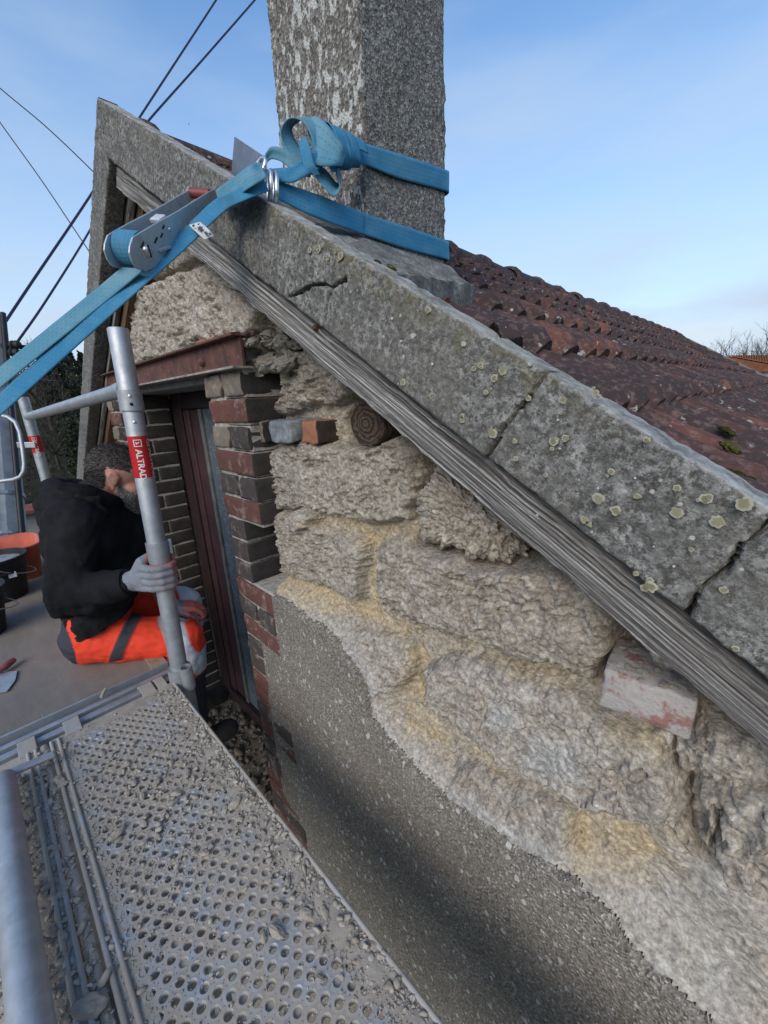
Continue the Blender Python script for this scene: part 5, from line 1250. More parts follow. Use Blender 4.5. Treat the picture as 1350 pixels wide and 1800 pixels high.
h_ = pl(372, 342); m = MB(); m.tube([h_ + wn_*.002 + wv*q for q in np.linspace(.02, .95, 12)], [.0085 + .0012*(k % 2) for k in range(12)], 14); m.build('handle_grip', mat_plain('red_brown_grip', (.19, .045, .042), .45, vary=.2), rb, smooth=True)
c_ = pl(257, 441); m = MB(); m.tube([c_ + wv*.06, c_ + wv*.94], .0265, 28); drm = m.mesh('wound_strap'); l = drm.uv_layers.new(name='UVMap'); mesh_obj('wound_strap', drm, WEB, rb)
m = MB(); m.lathe([(.0001, .0045), (.006, .0045), (.0085, .003), (.0095, 0), (.0135, 0), (.0138, -.002)], c_ - wn_*.0016, 24, -wn_); m.build('drum_end', SHINY, rb, smooth=True)
m = MB(); m.bar(c_ - wn_*.0062 - e3*.0085 - e1*.002, c_ - wn_*.0062 + e3*.0085 + e1*.002, .0028, .0012, up=wn_); m.build('drum_slot', DARKV, rb)
c2 = pl(323, 415); m = MB(); m.lathe([(.0001, .005), (.006, .0045), (.0085, .002), (.0090, 0)], c2 - wn_*.0015, 24, -wn_); m.build('pivot_bolt', SHINY, rb, smooth=True)
c3 = pl(297, 403); m = MB(); m.lathe([(.0001, .002), (.0028, .0018), (.0035, 0)], c3 - wn_*.0015, 12, -wn_); m.build('rivet', SHINY, rb, smooth=True)
for (xa, ya), (xb, yb) in (((284, 410), (281, 417)), ((287, 396), (284, 402)), ((270, 427), (275, 417)), ((251, 425), (246, 436))):
    m = MB(); m.bar(pl(xa, ya) - wn_*.0017, pl(xb, yb) - wn_*.0017, .0028, .0012, up=wn_); m.build('slot', DARKV, rb)
m = MB(); m.bar(pl(276, 440) - wn_*.004, pl(295, 434) - wn_*.004, .006, .004, up=e3); m.build('pawl_tab', RAT, rb, bevel=.0006)
q = pl(290, 381); m = MB(); m.bar(q + wv*.12 - e3*.004, q + wv*.55 - e3*.004, .022, .007, up=e3); m.build('pawl', mat_plain('white_zinc', (.66, .67, .66), .4, .3), rb, bevel=.0015)
m = MB(); m.bar(c_ - e3*.027 + wv*-.02 - e1*.006, c_ - e3*.027 + wv*1.05 - e1*.006, .016, .003, up=e3); m.build('lower_lip', RAT, rb, bevel=.001)
# webbing either side of the ratchet
A_ = [at(254, 474, .645), at(190, 527, .640), at(125, 580, .635), at(0, 682, .625), at(-90, 755, .62)]; A_ += [A_[-1] + unit(A_[-1] - A_[-2])*.5, A_[-1] + unit(A_[-1] - A_[-2])*((A_[-1][2] - ZD - .06)/max(.05, -unit(A_[-1] - A_[-2])[2]))]
web('strap', A_, [q + wv*.92 for q in A_], WEBW, wave=.0004)
B_ = [at(472, 336, .69), at(430, 352, .66), at(389, 376, .715), at(337, 427, .70), at(240, 514, .645), at(130, 613, .635), at(0, 731, .62), at(-90, 812, .61)]; B_ += [B_[-1] + (A_[-1] - B_[-1])*.4 + np.array([0, 0, -.012]), A_[-1] + np.array([.01, 0, -.02])]
Bw = [at(462, 312, .70), at(418, 333, .67), at(372, 356, .725)] + [q + wv*.78 + e3*.003 for q in B_[3:]]
web('strap', B_, Bw, WEB, wave=.0006)
web('strap', P3([(456,284,.71),(440,291,.68),(415,309,.70),(379,335,.765)]), P3([(468,312,.675),(440,330,.655),(412,350,.69),(386,366,.755)]), WEBW, wave=.0015)
m = MB(); m.tube([A_[-1] + np.array([0, 0, .01]), A_[-1] + np.array([-.02, 0, -.02]), A_[-1] + np.array([-.03, .0, -.065])], .007, 10); m.build('anchor_hook', SHINY, rs, smooth=True)
# care label on the strap
tg = web('care_tag', P3([(332,395,.700),(345,408,.694),(359,421,.696)]), P3([(352,390,.704),(366,402,.698),(375,415,.700)]), mat_plain('white_label', (.58, .58, .56), .6, vary=.12), th=.0006, wave=.001)
INK = mat_plain('label_ink', (.03, .035, .06), .6, bump=0)
for q4 in ([(337,396),(341,394),(343,397),(339,399)], [(349,399),(352,396),(353,399),(357,398),(355,401),(358,404),(354,404),(353,408),(350,404),(347,405),(349,401),(346,399)], [(358,409),(362,406),(366,410),(362,413)], [(366,410),(369,408),(372,412),(369,414)], [(347,394),(350,392),(351,393),(348,396)]):
    c = at(*np.mean(q4, 0), .694); P = [at(*q, .6925) for q in q4]; m = MB(); nq = len(P); m.add(P + [p_ + view*.0006 for p_ in P], [tuple(range(nq))] + [(i, (i+1) % nq, nq+(i+1) % nq, nq+i) for i in range(nq)]); m.build('printed_mark', INK, tg)

# ---- buckets, tub, trowel on the plywood
def bucket(c, r0, r1, h, label, tilt=0.0):
    root = empty('bucket', c, label, 'bucket'); BL = mat_plain('black_rubber', (.018, .018, .019), .6, vary=.4, scale=12)
    m = MB(); m.lathe([(.0001, .004), (r0, 0), (r1*.985, h*.93), (r1*1.05, h*.94), (r1*1.06, h), (r1*.97, h), (r1*.95, h*.9), (r0*.92, .012), (.0001, .012)], c, 36); m.build('bucket_body', BL, root, smooth=True)
    m = MB(); m.lathe([(r1*.99, h*.66), (r1*.995, h*.69), (r1*.96, h*.7)], c, 36); m.build('band', BL, root, smooth=True)
    m = MB(); m.lathe([(.0001, h*.9), (r1*.9, h*.88)], c, 30); m.build('mortar_fill', mat_plain('grey_mix', (.26, .28, .29), .8, vary=.4, scale=30, bump=.5), root)
    m = MB(); m.tube([np.array(c) + np.array([r1*1.06*math.cos(a), .12*math.sin(a)*math.sin(a) + r1*.2*math.sin(a), h*.97 - .10*math.sin(a)]) for a in np.linspace(0, math.pi, 15)], .0025, 8); m.build('wire_handle', GALV, root, smooth=True)
    return root
bc = on_z(4, 1050, ZD); bk1 = bucket(tuple(bc), .095, .125, .20, 'black rubber builder bucket with grey mix beside the orange tub')
q = on_z(30, 1012, ZD+.11); m = MB(); Tn = unit(np.array([CAM[0]-bc[0], CAM[1]-bc[1], 0])); s_ = np.cross([0,0,1], Tn); q = bc + np.array([0,0,.125]) + Tn*.117*.9 + s_*.055; m.bar(q - s_*.014, q + s_*.014, .002, .026); m.build('white_label', WHITE, bk1)
bc2 = on_z(-42, 1118, ZD); bucket(tuple(bc2), .09, .12, .19, 'second black bucket, cut off by the left edge of the view')
tb = on_z(30, 1010, ZD); tub = empty('mortar_tub', tb, 'faded orange plastic mortar tub behind the black bucket', 'tub')
OR = mat_plain('faded_orange_plastic', (.52, .125, .075), .5, vary=.25, scale=9); V, F = [], []; prof = [(.14, .10, 0), (.165, .125, .17), (.178, .138, .172), (.178, .138, .182), (.160, .120, .182), (.135, .095, .012), (.001, .001, .012)]
n = 40
for (ax_, ay_, h) in prof:
    for k in range(n):
        a = 2*math.pi*k/n; cx_, sx_ = math.cos(a), math.sin(a); f = (abs(cx_)**4 + abs(sx_)**4)**-.25; V.append((tb[0] + ax_*f*cx_, tb[1] + ay_*f*sx_, tb[2] + h))
for i in range(len(prof)-1):
    for k in range(n): F.append((i*n+k, i*n+(k+1) % n, (i+1)*n+(k+1) % n, (i+1)*n+k))
me = mesh_np('tub_body', V, F, True); mesh_obj('tub_body', me, OR, tub)
tw = empty('trowel', on_z(12, 1195, ZD), 'trowel with a red and grey handle lying on the plywood deck at the left', 'trowel')
pts = [on_z(-6, 1182, ZD+.004), on_z(30, 1180, ZD+.004), on_z(27, 1196, ZD+.004), on_z(12, 1216, ZD+.004), on_z(-8, 1219, ZD+.004)]
m = MB(); m.add([*pts, *[p_ + np.array([0, 0, .0015]) for p_ in pts]], [(4,3,2,1,0), (5,6,7,8,9)] + [(i, (i+1) % 5, 5+(i+1) % 5, 5+i) for i in range(5)]); m.build('blade', ZINC, tw)
m = MB(); m.tube([on_z(-8, 1180, ZD+.02), on_z(8, 1172, ZD+.02), on_z(23, 1160, ZD+.02)], [.011, .0125, .011], 14); m.build('handle', mat_plain('red_grey_handle', (.26, .09, .09), .6, vary=.7, scale=30), tw, smooth=True)
# small rubble and debris on the sill and the gap
sx_ = scatter(700, lambda r: (r.uniform(-2.15, -1.22), r.uniform(.01, .21), -1.662), lambda r: min(.030, .0065*math.exp(r.normal(0, .7)))); me = mesh_np('rubble', sx_[0], sx_[1]); mesh_obj('rubble', me, mat_plain('brown_sill_rubble', (.15, .125, .10), .95, vary=.5, scale=40, bump=.5), None, kind='stuff')
# scaffold structure below and the ground
# =====================================================================  THE SEATED MAN
def capsule(p0, r0, p1, r1, n=18, k=6):
    p0 = np.array(p0, float); p1 = np.array(p1, float); d = p1-p0; Ln = np.linalg.norm(d); d = d/max(Ln, 1e-9)
    prof = [(1e-4*r0, -r0)] + [(r0*math.cos(a), r0*math.sin(a)) for a in np.linspace(-math.pi/2, 0, k+1)[1:]] + [(r1*math.cos(a), Ln + r1*math.sin(a)) for a in np.linspace(0, math.pi/2, k+1)[:-1]] + [(1e-4*r1, Ln+r1)]
    m = MB(); m.lathe(prof, p0, n, d if Ln > 1e-6 else (0, 0, 1)); V = m.v; F = m.f
    F = F + [tuple(range(n-1, -1, -1)), tuple(len(V)-n+q for q in range(n))]
    return V, F
def ellipsoid(c, rad, fr=None):
    bm = bmesh.new(); bmesh.ops.create_icosphere(bm, subdivisions=3, radius=1); P = np.array([v.co for v in bm.verts])*np.array(rad); F = [[v.index for v in f.verts] for f in bm.faces]; bm.free()
    if fr is not None: P = P @ np.array(fr)
    return P + np.array(c), F
def blob(prims, voxel, smooth=4, lam=.5):
    m = MB()
    for V, F in prims: m.add(V, F)
    me = m.mesh('tmp'); bm = bmesh.new(); bm.from_mesh(me); bmesh.ops.recalc_face_normals(bm, faces=bm.faces); bm.to_mesh(me); bm.free()
    o = bpy.data.objects.new('tmp', me); COL.objects.link(o)
    a = o.modifiers.new('r', 'REMESH'); a.mode = 'VOXEL'; a.voxel_size = voxel; a.use_smooth_shade = True
    if smooth: b = o.modifiers.new('s', 'SMOOTH'); b.iterations = smooth; b.factor = lam
    bpy.context.view_layer.update(); out = bpy.data.meshes.new_from_object(o.evaluated_get(bpy.context.evaluated_depsgraph_get()))
    bpy.data.objects.remove(o); bpy.data.meshes.remove(me); return out
def mverts(me): a = np.empty(len(me.vertices)*3, np.float32); me.vertices.foreach_get('co', a); return a.reshape(-1, 3).astype(float)
def mnorm(me): a = np.empty(len(me.vertices)*3, np.float32); me.vertices.foreach_get('normal', a); return a.reshape(-1, 3).astype(float)
def setv(me, P): me.vertices.foreach_set('co', np.asarray(P, np.float32).ravel()); me.update()
MX = -1.645
Hc = on_x(212, 838, MX); pit = R(24); yaw = R(27); Hf = np.array([math.sin(yaw)*math.cos(pit), math.cos(yaw)*math.cos(pit), -math.sin(pit)]); Hf = unit(Hf); Hr = unit(np.cross(Hf, [0, 0, 1.0])); Hu = np.cross(Hr, Hf); HFR = np.stack([Hr, Hf, Hu])
hp = lambda r_, f_, u_: Hc + (Hr*r_ + Hf*f_ + Hu*u_)*.96
def he(r_, f_, u_, a, b, c): return ellipsoid(hp(r_, f_, u_), (a*.96, b*.96, c*.96), HFR)
hips, chest, neck0 = np.array([MX, -.35, -.72]), np.array([MX+.01, -.275, -.40]), np.array([MX+.005, -.268, -.290])
shR, shL = np.array([MX+.150, -.338, -.325]), np.array([MX-.125, -.215, -.330])
elR, elL = on_x(122, 1050, -1.43), np.array([MX-.06, -.145, -.56])
gp = along(1008); tcam = unit(CAM-gp); GX = unit(tcam - dn*(tcam @ dn)); GY = np.cross(dn, GX); GY = GY if GY @ WM[:, 0] > 0 else -GY     # GY: towards picture right
wrR = on_x(228, 1022, -1.300); wrL = on_x(296, 1066, -1.56)
knR, knL = np.array([-1.425, -.135, -.800]), np.array([MX-.02, -.045, -.79])
anR, anL = np.array([-1.44, -.165, -1.18]), np.array([MX-.02, -.10, -1.18])
hpR, hpL = np.array([MX+.075, -.375, -.735]), np.array([MX-.105, -.335, -.735])
SKIN = Mat('skin', .55, spec=.4); sn_ = SKIN.noise(60, 4, .6); SKIN.col(SKIN.mix(SKIN.ramp(SKIN.noise(14, 3), [(.4, 0.0), (.65, .7)]), SKIN.mix(sn_, (.33, .175, .125), (.44, .255, .19)), (.42, .185, .145))); SKIN.bump(SKIN.noise(300, 3), .25, .0015)
sk_c = SKIN.b.inputs['Base Color'].links[0].from_socket; SKIN.col(SKIN.mix(SKIN.at('stubble'), SKIN.mix(SKIN.at('scalp'), sk_c, (.040, .034, .030)), (.15, .135, .12)))
SKIN.b.inputs['Subsurface Weight'].default_value = .08; sk_c = SKIN.b.inputs['Base Color'].links[0].from_socket; SKIN.col(SKIN.mix(SKIN.at('stubble'), SKIN.mix(SKIN.at('scalp'), sk_c, (.040, .034, .030)), (.15, .135, .12)))
SKIN.b.inputs['Subsurface Radius'].default_value = (.01, .004, .002)
bp = [he(0, -.012, .030, .076, .097, .084), he(0, .040, -.030, .060, .060, .084), he(0, .052, -.086, .044, .044, .036), he(0, .074, -.104, .024, .022, .022), he(.044, .052, -.022, .022, .032, .022), he(-.044, .052, -.022, .022, .032, .022),
      capsule(hp(0, .094, .006), .0095, hp(0, .119, -.034), .0135), he(.013, .108, -.037, .010, .011, .009), he(-.013, .108, -.037, .010, .011, .009), capsule(hp(-.042, .078, .018), .013, hp(.042, .078, .018), .013),
      capsule(hp(-.020, .090, -.066), .0075, hp(.020, .090, -.066), .0075), capsule(hp(-.018, .087, -.077), .008, hp(.018, .087, -.077), .008),
      he(.031, .078, -.002, .0135, .0135, .0125), he(-.031, .078, -.002, .0135, .0135, .0125)]
for s in (1, -1):                                                 # ears: rim, lobe and a hollow between
    pts = [hp(s*.075, .010, .012), hp(s*.079, -.001, .025), hp(s*.082, -.016, .023), hp(s*.081, -.021, .004), hp(s*.078, -.010, -.020), hp(s*.074, .002, -.030)]
    for a, b in zip(pts[:-1], pts[1:]): bp.append(capsule(a, .0047, b, .0047, 10, 4))
    bp.append(he(s*.077, -.004, .0, .006, .020, .026)); bp.append(he(s*.076, .004, -.030, .007, .009, .010))
bp += [capsule(hp(0, -.035, -.06), .056, neck0, .062), capsule(neck0, .062, chest, .10), capsule(chest - [.06, 0, 0], .085, chest + [.06, 0, 0], .085), capsule(chest, .10, hips, .075), capsule(shL, .05, shR, .05), capsule(hpL, .06, hpR, .06),
       capsule(shR, .045, elR, .038), capsule(elR, .036, wrR, .026), capsule(shL, .045, elL, .038), capsule(elL, .036, wrL, .026), capsule(hpR, .06, knR, .05), capsule(hpL, .06, knL, .05), capsule(knR, .048, anR, .034), capsule(knL, .048, anL, .034)]
bme = blob(bp, .0052, 3, .45); bme.name = 'person'; bme.materials.append(SKIN.m)
person = bpy.data.objects.new('person', bme); link(person, None, 'grey-bearded man in black hoodie and orange work trousers sitting on the deck, holding the post', 'person')
# hoodie
HOOD = mat_plain('black_fleece', (.0145, .0145, .016), .95, vary=.5, scale=12, spec=.12, bump=.4)
hd = [capsule(chest + [.075, -.045, .0], .118, chest + [-.075, .055, 0], .118), capsule(chest + [.06, -.03, -.12], .122, chest + [-.06, .065, -.12], .122), capsule(chest + [.0, .06, -.05], .105, chest + [0, .09, -.17], .10), capsule(np.array([MX+.070, -.315, -.60]), .112, np.array([MX-.070, -.305, -.60]), .112), capsule(np.array([MX+.085, -.33, -.69]), .100, np.array([MX-.085, -.33, -.69]), .100),
      capsule(shL + [.03, -.01, .0], .078, shR + [-.03, -.01, .0], .078), capsule(shR, .074, elR, .064), capsule(elR, .064, elR*.35 + wrR*.65, .050), capsule(elR*.35 + wrR*.65, .050, wrR + (elR-wrR)*.12, .041), capsule(shL, .074, elL, .064), capsule(elL, .064, wrL + (elL-wrL)*.15, .042),
      capsule(neck0 + [.0, -.01, -.03], .088, chest, .12), ellipsoid((MX, -.345, -.278), (.115, .060, .055)), ellipsoid((MX, -.372, -.315), (.10, .048, .070))]
for k in range(12):
    a0, a1 = [2*math.pi*q/12 for q in (k, k+1)]
    f_ = lambda a: np.array([MX + .094*math.sin(a), -.278 - .082*math.cos(a), -.252 + .016*math.cos(a) - .045*max(0, -math.cos(a))])
    hd.append(capsule(f_(a0), .031 + .008*math.cos(a0), f_(a1), .031 + .008*math.cos(a1), 12, 4))
hme = blob(hd, .0075, 5); P = mverts(hme); Nn = mnorm(hme)
wr_ = np.clip(1 - np.minimum(np.linalg.norm(P-elR, axis=1), np.linalg.norm(P-elL, axis=1))/.14, 0, 1) + .5*np.clip((-.50-P[:, 2])/.15, 0, 1) + .35
fold = np.abs(fbm(P[:, 0]*13 + P[:, 2]*16, P[:, 1]*13 - P[:, 2]*8, P[:, 2]*6, o=3)); P = P + Nn*(wr_*.022*(fold - .3))[:, None]
hz_ = -.715 + np.clip(P[:, 1]+.44, 0, .3)*.42; hem = P[:, 2] < hz_; P[hem, 2] = hz_[hem] - (hz_[hem] - P[hem, 2])*.10; setv(hme, P)
mesh_obj('hoodie', hme, HOOD, person)
hq = []
for k in range(14):
    a0, a1 = [math.pi*(.50 + 1.0*q/14) for q in (k, k+1)]
    ff = lambda a: np.array([MX + .112*math.sin(a), -.272 + .098*math.cos(a), -.268 - .026*math.cos(a) + .006*math.sin(a*3)])
    hq.append(capsule(ff(a0), .023, ff(a1), .023, 12, 4)); f2 = lambda a: ff(a)*np.array([1, 1, 1]) + np.array([.016*math.sin(a), .022*math.cos(a), -.036]); hq.append(capsule(f2(a0), .026, f2(a1), .026, 12, 4))
hq.append(ellipsoid((MX, -.372, -.300), (.085, .040, .050)))
hdm = blob(hq, .0055, 4); P = mverts(hdm); Nn = mnorm(hdm); P = P + Nn*(.006*fbm(P[:, 0]*24, P[:, 1]*24, P[:, 2]*24, o=3))[:, None]; setv(hdm, P); mesh_obj('hood', hdm, mat_plain('worn_black_fleece', (.017, .0165, .017), .95, vary=.5, scale=14, spec=.12, bump=.4), person)
m = MB(); cu = wrR + (elR-wrR)*.02; cv = wrR + (elR-wrR)*.22; m.tube([cu, cu*.5+cv*.5, cv], [.0395, .0425, .044], 20, hollow=.85); m.build('hoodie_cuff', HOOD, person, smooth=True)
# trousers
OR2 = Mat('hi_vis_trousers', .78, spec=.3); n1_ = OR2.noise(11, 5, .6); oc = OR2.mix(n1_, (.80, .050, .022), (.98, .085, .035)); oc = OR2.mix(OR2.ramp(OR2.noise(30, 5, .7), [(.6, 0.0), (.75, .3)]), oc, (.50, .22, .15))
oc = OR2.mix(OR2.at('silver'), oc, OR2.mix(OR2.noise(40, 4), (.42, .46, .52), (.62, .66, .72))); oc = OR2.mix(OR2.at('dark'), oc, (.045, .045, .056)); OR2.col(oc); OR2.bump(OR2.noise(45, 4, .6), .3, .006)
tp = [capsule(hpL + [-.01, -.0, .0], .082, hpR + [.0, -.0, .0], .082), capsule(hpL + [0, .02, .02], .085, hpR + [0, .02, .02], .085), capsule(hpR, .086, knR, .072), capsule(hpL, .086, knL, .072), capsule(knR, .071, anR, .060), capsule(knL, .071, anL, .060), capsule(hips + [.05, .02, .03], .09, hips + [-.05, .02, .03], .09)]
tme = blob(tp, .0050, 6); P = mverts(tme); Nn = mnorm(tme)
def leg_t(P, a, b): d = b-a; return ((P-a) @ d)/(d @ d)
tR, tL = leg_t(P, hpR, knR), leg_t(P, hpL, knL); right = P[:, 0] > MX
tt = np.where(right, tR, tL); ts_ = np.where(right, leg_t(P, knR, anR), leg_t(P, knL, anL)); isth = (P[:, 2] > -.80) & (P[:, 1] < .03)
P = P + Nn*(.007*fbm(P[:, 0]*14+3, P[:, 1]*9 + P[:, 2]*9, P[:, 2]*14, o=3) + .005*np.abs(perlin(P[:, 1]*26, P[:, 2]*22, P[:, 0]*14)))[:, None]
low = P[:, 2] < ZD+.002; onp = low & (P[:, 1] < -.207); P[onp, 2] = ZD + .002
dk = (knR-hpR)[:2]/np.linalg.norm((knR-hpR)[:2]); al = (P[:, 0]-knR[0])*dk[0] + (P[:, 1]-knR[1])*dk[1]; w2 = al + .45*(P[:, 2]+.8) + .02*perlin(P[:, 0]*9, P[:, 2]*9+.3)                # runs along the thigh then round the knee
sil = sstep(-.023, -.015, w2)*(1-sstep(.039, .047, w2)) * (P[:, 2] > -.93)
lowb = (P[:, 2] < -.86).astype(float); sil = np.maximum(sil*(1-lowb*0), sstep(.045, .049, al)*(P[:, 2] > -.90)*(P[:, 2] < -.84))
fl_c = al - .55*(P[:, 2] + .745); dark = sstep(-.190, -.182, fl_c)*(1-sstep(-.148, -.140, fl_c))*(P[:, 0] > MX+.02)*(P[:, 2] > -.80)*(P[:, 2] < -.668)
dark = np.maximum(dark, (P[:, 1] < -.428)*1.0*(P[:, 2] > -.80)); dark = np.maximum(dark, (P[:, 2] < -.935)*1.0)
P = P + Nn*(.004*dark*(P[:, 1] > -.38)*(P[:, 2] > -.9))[:, None]
setv(tme, P); attr(tme, 'silver', np.clip(sil, 0, 1)); attr(tme, 'dark', np.clip(dark, 0, 1)); mesh_obj('trousers', tme, OR2, person)
# boots
for a in (anR, anL):
    me = blob([capsule(a + [0, -.005, .04], .052, a + [0, -.01, -.06], .050), capsule(a + [0, -.02, -.085], .042, a + [.005, .13, -.10], .040), ellipsoid(a + [0, .11, -.098], (.046, .06, .036))], .006, 4)
    mesh_obj('boot', me, mat_plain('dusty_boot_leather', (.05, .042, .036), .8, vary=.5), person)
# gloves
GL = Mat('dusty_glove', .85, spec=.2); gn_ = GL.noise(70, 5, .65); gcol = GL.mix(GL.at('coat'), GL.mix(gn_, (.17, .185, .21), (.30, .32, .35)), GL.mix(gn_, (.42, .075, .05), (.60, .16, .115)))
GL.col(GL.mix(GL.ramp(GL.noise(38, 5, .7), [(.55, 0.0), (.7, .55)]), gcol, (.40, .40, .40))); GL.bump(GL.noise(260, 3), .5, .0015)
def pp(phi, r_, lev): return gp + dn*lev + (RP + r_)*(math.cos(R(phi))*GX + math.sin(R(phi))*GY)
prims, tips = [], []
for i, (lev, ln, rr_) in enumerate([(-.030, 1.0, .0100), (-.0095, 1.06, .0104), (.0115, 1.0, .0100), (.0310, .86, .0090)]):
    kn = pp(-84, .022, lev*1.02); ch = [kn, pp(-48, .0155, lev + .001), pp(-4, .0105, lev + .002), pp(40*ln, .0095, lev + .003), pp(82*ln, .0090, lev + .002), pp(106*ln, .0092, lev + .001)]
    rad = [rr_*1.18, rr_*1.12, rr_*1.04, rr_, rr_*.95, rr_*.84]
    for a, b, ra_, rb_ in zip(ch[:-1], ch[1:], rad[:-1], rad[1:]): prims.append(capsule(a, ra_, b, rb_, 12, 4))
    prims.append(capsule(wrR + (gp-wrR)*.16 + dn*lev*.55, .0165, kn, .0128, 12, 4))
th = [wrR + (gp-wrR)*.25 - dn*.018, pp(-112, .026, -.040), pp(-146, .016, -.049), pp(-186, .012, -.052), pp(-226, .0115, -.047), pp(-246, .012, -.045)]
for a, b, ra_, rb_ in zip(th[:-1], th[1:], [.019, .016, .0135, .012, .0115], [.016, .0135, .012, .0115, .0095]): prims.append(capsule(a, ra_, b, rb_, 12, 4))
prims += [capsule(wrR + (elR-wrR)*.10, .0325, wrR + (gp-wrR)*.12, .0300), ellipsoid(wrR*.45 + gp*.55 + GX*.004 - GY*.012, (.028, .026, .038))]
gme = blob(prims, .0030, 2, .4); P = mverts(gme); q = P - gp; q = q - np.outer(q @ dn, dn); rad = np.linalg.norm(q, axis=1); ang = np.degrees(np.arctan2(q @ GY, q @ GX))
coat = np.clip(sstep(RP + .0125, RP + .0065, rad) if False else 1 - sstep(RP+.008, RP+.0165, rad), 0, 1); tipm = ((ang > 45) | (ang < -120)) & (rad < .05); coat = np.maximum(coat, .85*tipm*np.clip(.55+1.2*perlin(P[:, 0]*40, P[:, 2]*60, P[:, 1]*40), 0, 1)); coat = np.maximum(coat, .5*(rad < RP+.02)*((q@GX) > 0)*np.clip(perlin(P[:, 0]*30, P[:, 2]*90, P[:, 1]*30)*1.5, 0, 1))
kc = np.linalg.norm(P - (wrR + (elR-wrR)*.04), axis=1); Nn = mnorm(gme); P = P + Nn*(.0012*np.sin(((P-wrR) @ unit(gp-wrR))*900)*np.clip(1-kc/.035, 0, 1))[:, None]; setv(gme, P)
attr(gme, 'coat', np.clip(coat, 0, 1)); mesh_obj('glove', gme, GL, person)
# the other hand rests on the knee, fingers half curled
hd_ = unit(np.array([.25, .92, -.30])); sd2 = unit(np.cross(hd_, [0, 0, 1.0])); up2 = np.cross(sd2, hd_); prims = [capsule(wrL + (elL-wrL)*.12, .030, wrL + hd_*.02, .028)]
for i in range(4):
    o_ = (i-1.5)*.019; k0 = wrL + hd_*.085 + sd2*o_ + up2*(.006 - .003*abs(i-1.3)); ln = (.9, 1.0, .95, .8)[i]; prims.append(capsule(wrL + hd_*.02 + sd2*o_*.6, .015, k0, .0118, 12, 4))
    c1 = k0 + hd_*.034*ln - up2*.012; c2_ = c1 + hd_*.016*ln - up2*.024*ln; c3_ = c2_ - hd_*.010 - up2*.018*ln
    for a, b, ra_, rb_ in ((k0, c1, .0112, .0100), (c1, c2_, .0100, .0094), (c2_, c3_, .0094, .0080)): prims.append(capsule(a, ra_, b, rb_, 12, 4))
t0 = wrL + hd_*.03 + sd2*.026 - up2*.006; t1 = t0 + hd_*.035 + sd2*.018 - up2*.012; t2 = t1 + hd_*.028 + sd2*.004 - up2*.012
prims += [capsule(wrL + hd_*.015 + sd2*.012, .017, t0, .0145, 12, 4), capsule(t0, .0145, t1, .0118, 12, 4), capsule(t1, .0118, t2, .009, 12, 4)]
gme = blob(prims, .0034, 2, .4); P = mverts(gme); attr(gme, 'coat', np.clip(sstep(.03, .07, (P-wrL) @ hd_) * .9, 0, 1)); mesh_obj('glove', gme, GL, person)
# hair and beard: short strands rooted on the head
P = mverts(bme); Nn = mnorm(bme); L_ = (P - Hc)/.96; lr_, lf, lu = L_ @ Hr, L_ @ Hf, L_ @ Hu
isH = np.linalg.norm(P-Hc, axis=1) < .19; ear = (np.abs(lr_) > .072) & (lf < .022) & (lf > -.035) & (lu < .04) & (lu > -.045)
wob = .006*perlin(lf*40, lu*40+3)
hair = isH & ~ear & (lu > -.052 + np.clip(lf+.03, -1, 1)*.9*(lf > -.03) + wob) & ((lf < .070 + .05*np.clip((.06-lu), -1, 0)) | (lu > .075)) & ~((lf > .006) & (lu < .042)) & ~((lf > .035) & (lu < .052)) & ~((lf > -.028) & (lf < .03) & (lu < .0)) & (lu > -.062)
beard = isH & ~ear & (lu < -.030 + .45*np.clip(.055-lf, 0, 1)*.6 + wob) & (lf > .010) & (lu > -.135) & ~((lf > .083) & (np.abs(lr_) < .022) & (lu > -.075)) & (np.abs(lr_) < .08)
beard |= isH & (lf > .08) & (lu < -.046) & (lu > -.062) & (np.abs(lr_) < .03)
attr(bme, 'scalp', np.where(hair, .88, 0)); attr(bme, 'stubble', np.where(beard, .75, 0))
def strands(name, mask, n, ln, wd, colr, dirf, seed):
    idx = np.where(mask)[0]; r = np.random.default_rng(seed); pk = r.choice(idx, n); V, F, T = [], [], []
    for i in pk:
        p_, n_v = P[i] + r.normal(0, .0018, 3), Nn[i]; d = unit(n_v*.35 + dirf(i) + r.normal(0, .22, 3)); s_ = unit(np.cross(d, n_v) + 1e-6); l = ln*r.uniform(.6, 1.3); b = len(V); tn = r.random()
        V += [p_ - s_*wd, p_ + s_*wd, p_ + d*l*.6 + s_*wd*.8 + n_v*.0015, p_ + d*l*.6 - s_*wd*.8 + n_v*.0015, p_ + d*l]; F += [(b, b+1, b+2, b+3), (b+3, b+2, b+4)]; T += [tn]*5
    me = mesh_np(name, V, F, True); attr(me, 'tone', T); hm = Mat(name+'_strands', .6, spec=.3); hm.col(hm.ramp(hm.at('tone'), colr)); mesh_obj(name, me, hm, person)
strands('hair', hair, 8000, .0095, .0008, [(.0, (.016, .013, .011)), (.55, (.04, .034, .030)), (.88, (.11, .10, .095)), (1.0, (.22, .21, .20))], lambda i: -Hf*.9 - Hu*.35 if lu[i] < .07 else -Hf, 1)
strands('beard', beard, 3800, .0062, .0006, [(.0, (.045, .040, .036)), (.45, (.12, .112, .10)), (.85, (.30, .29, .28)), (1.0, (.46, .46, .45))], lambda i: -Hu*.8 + Hf*.25, 2)
strands('eyebrow', isH & (np.abs(np.abs(lr_)-.032) < .022) & (np.abs(lu-.024) < .007) & (lf > .06), 260, .010, .0007, [(.0, (.03, .025, .02)), (1.0, (.14, .13, .12))], lambda i: Hr*np.sign(lr_[i])*.9, 3)
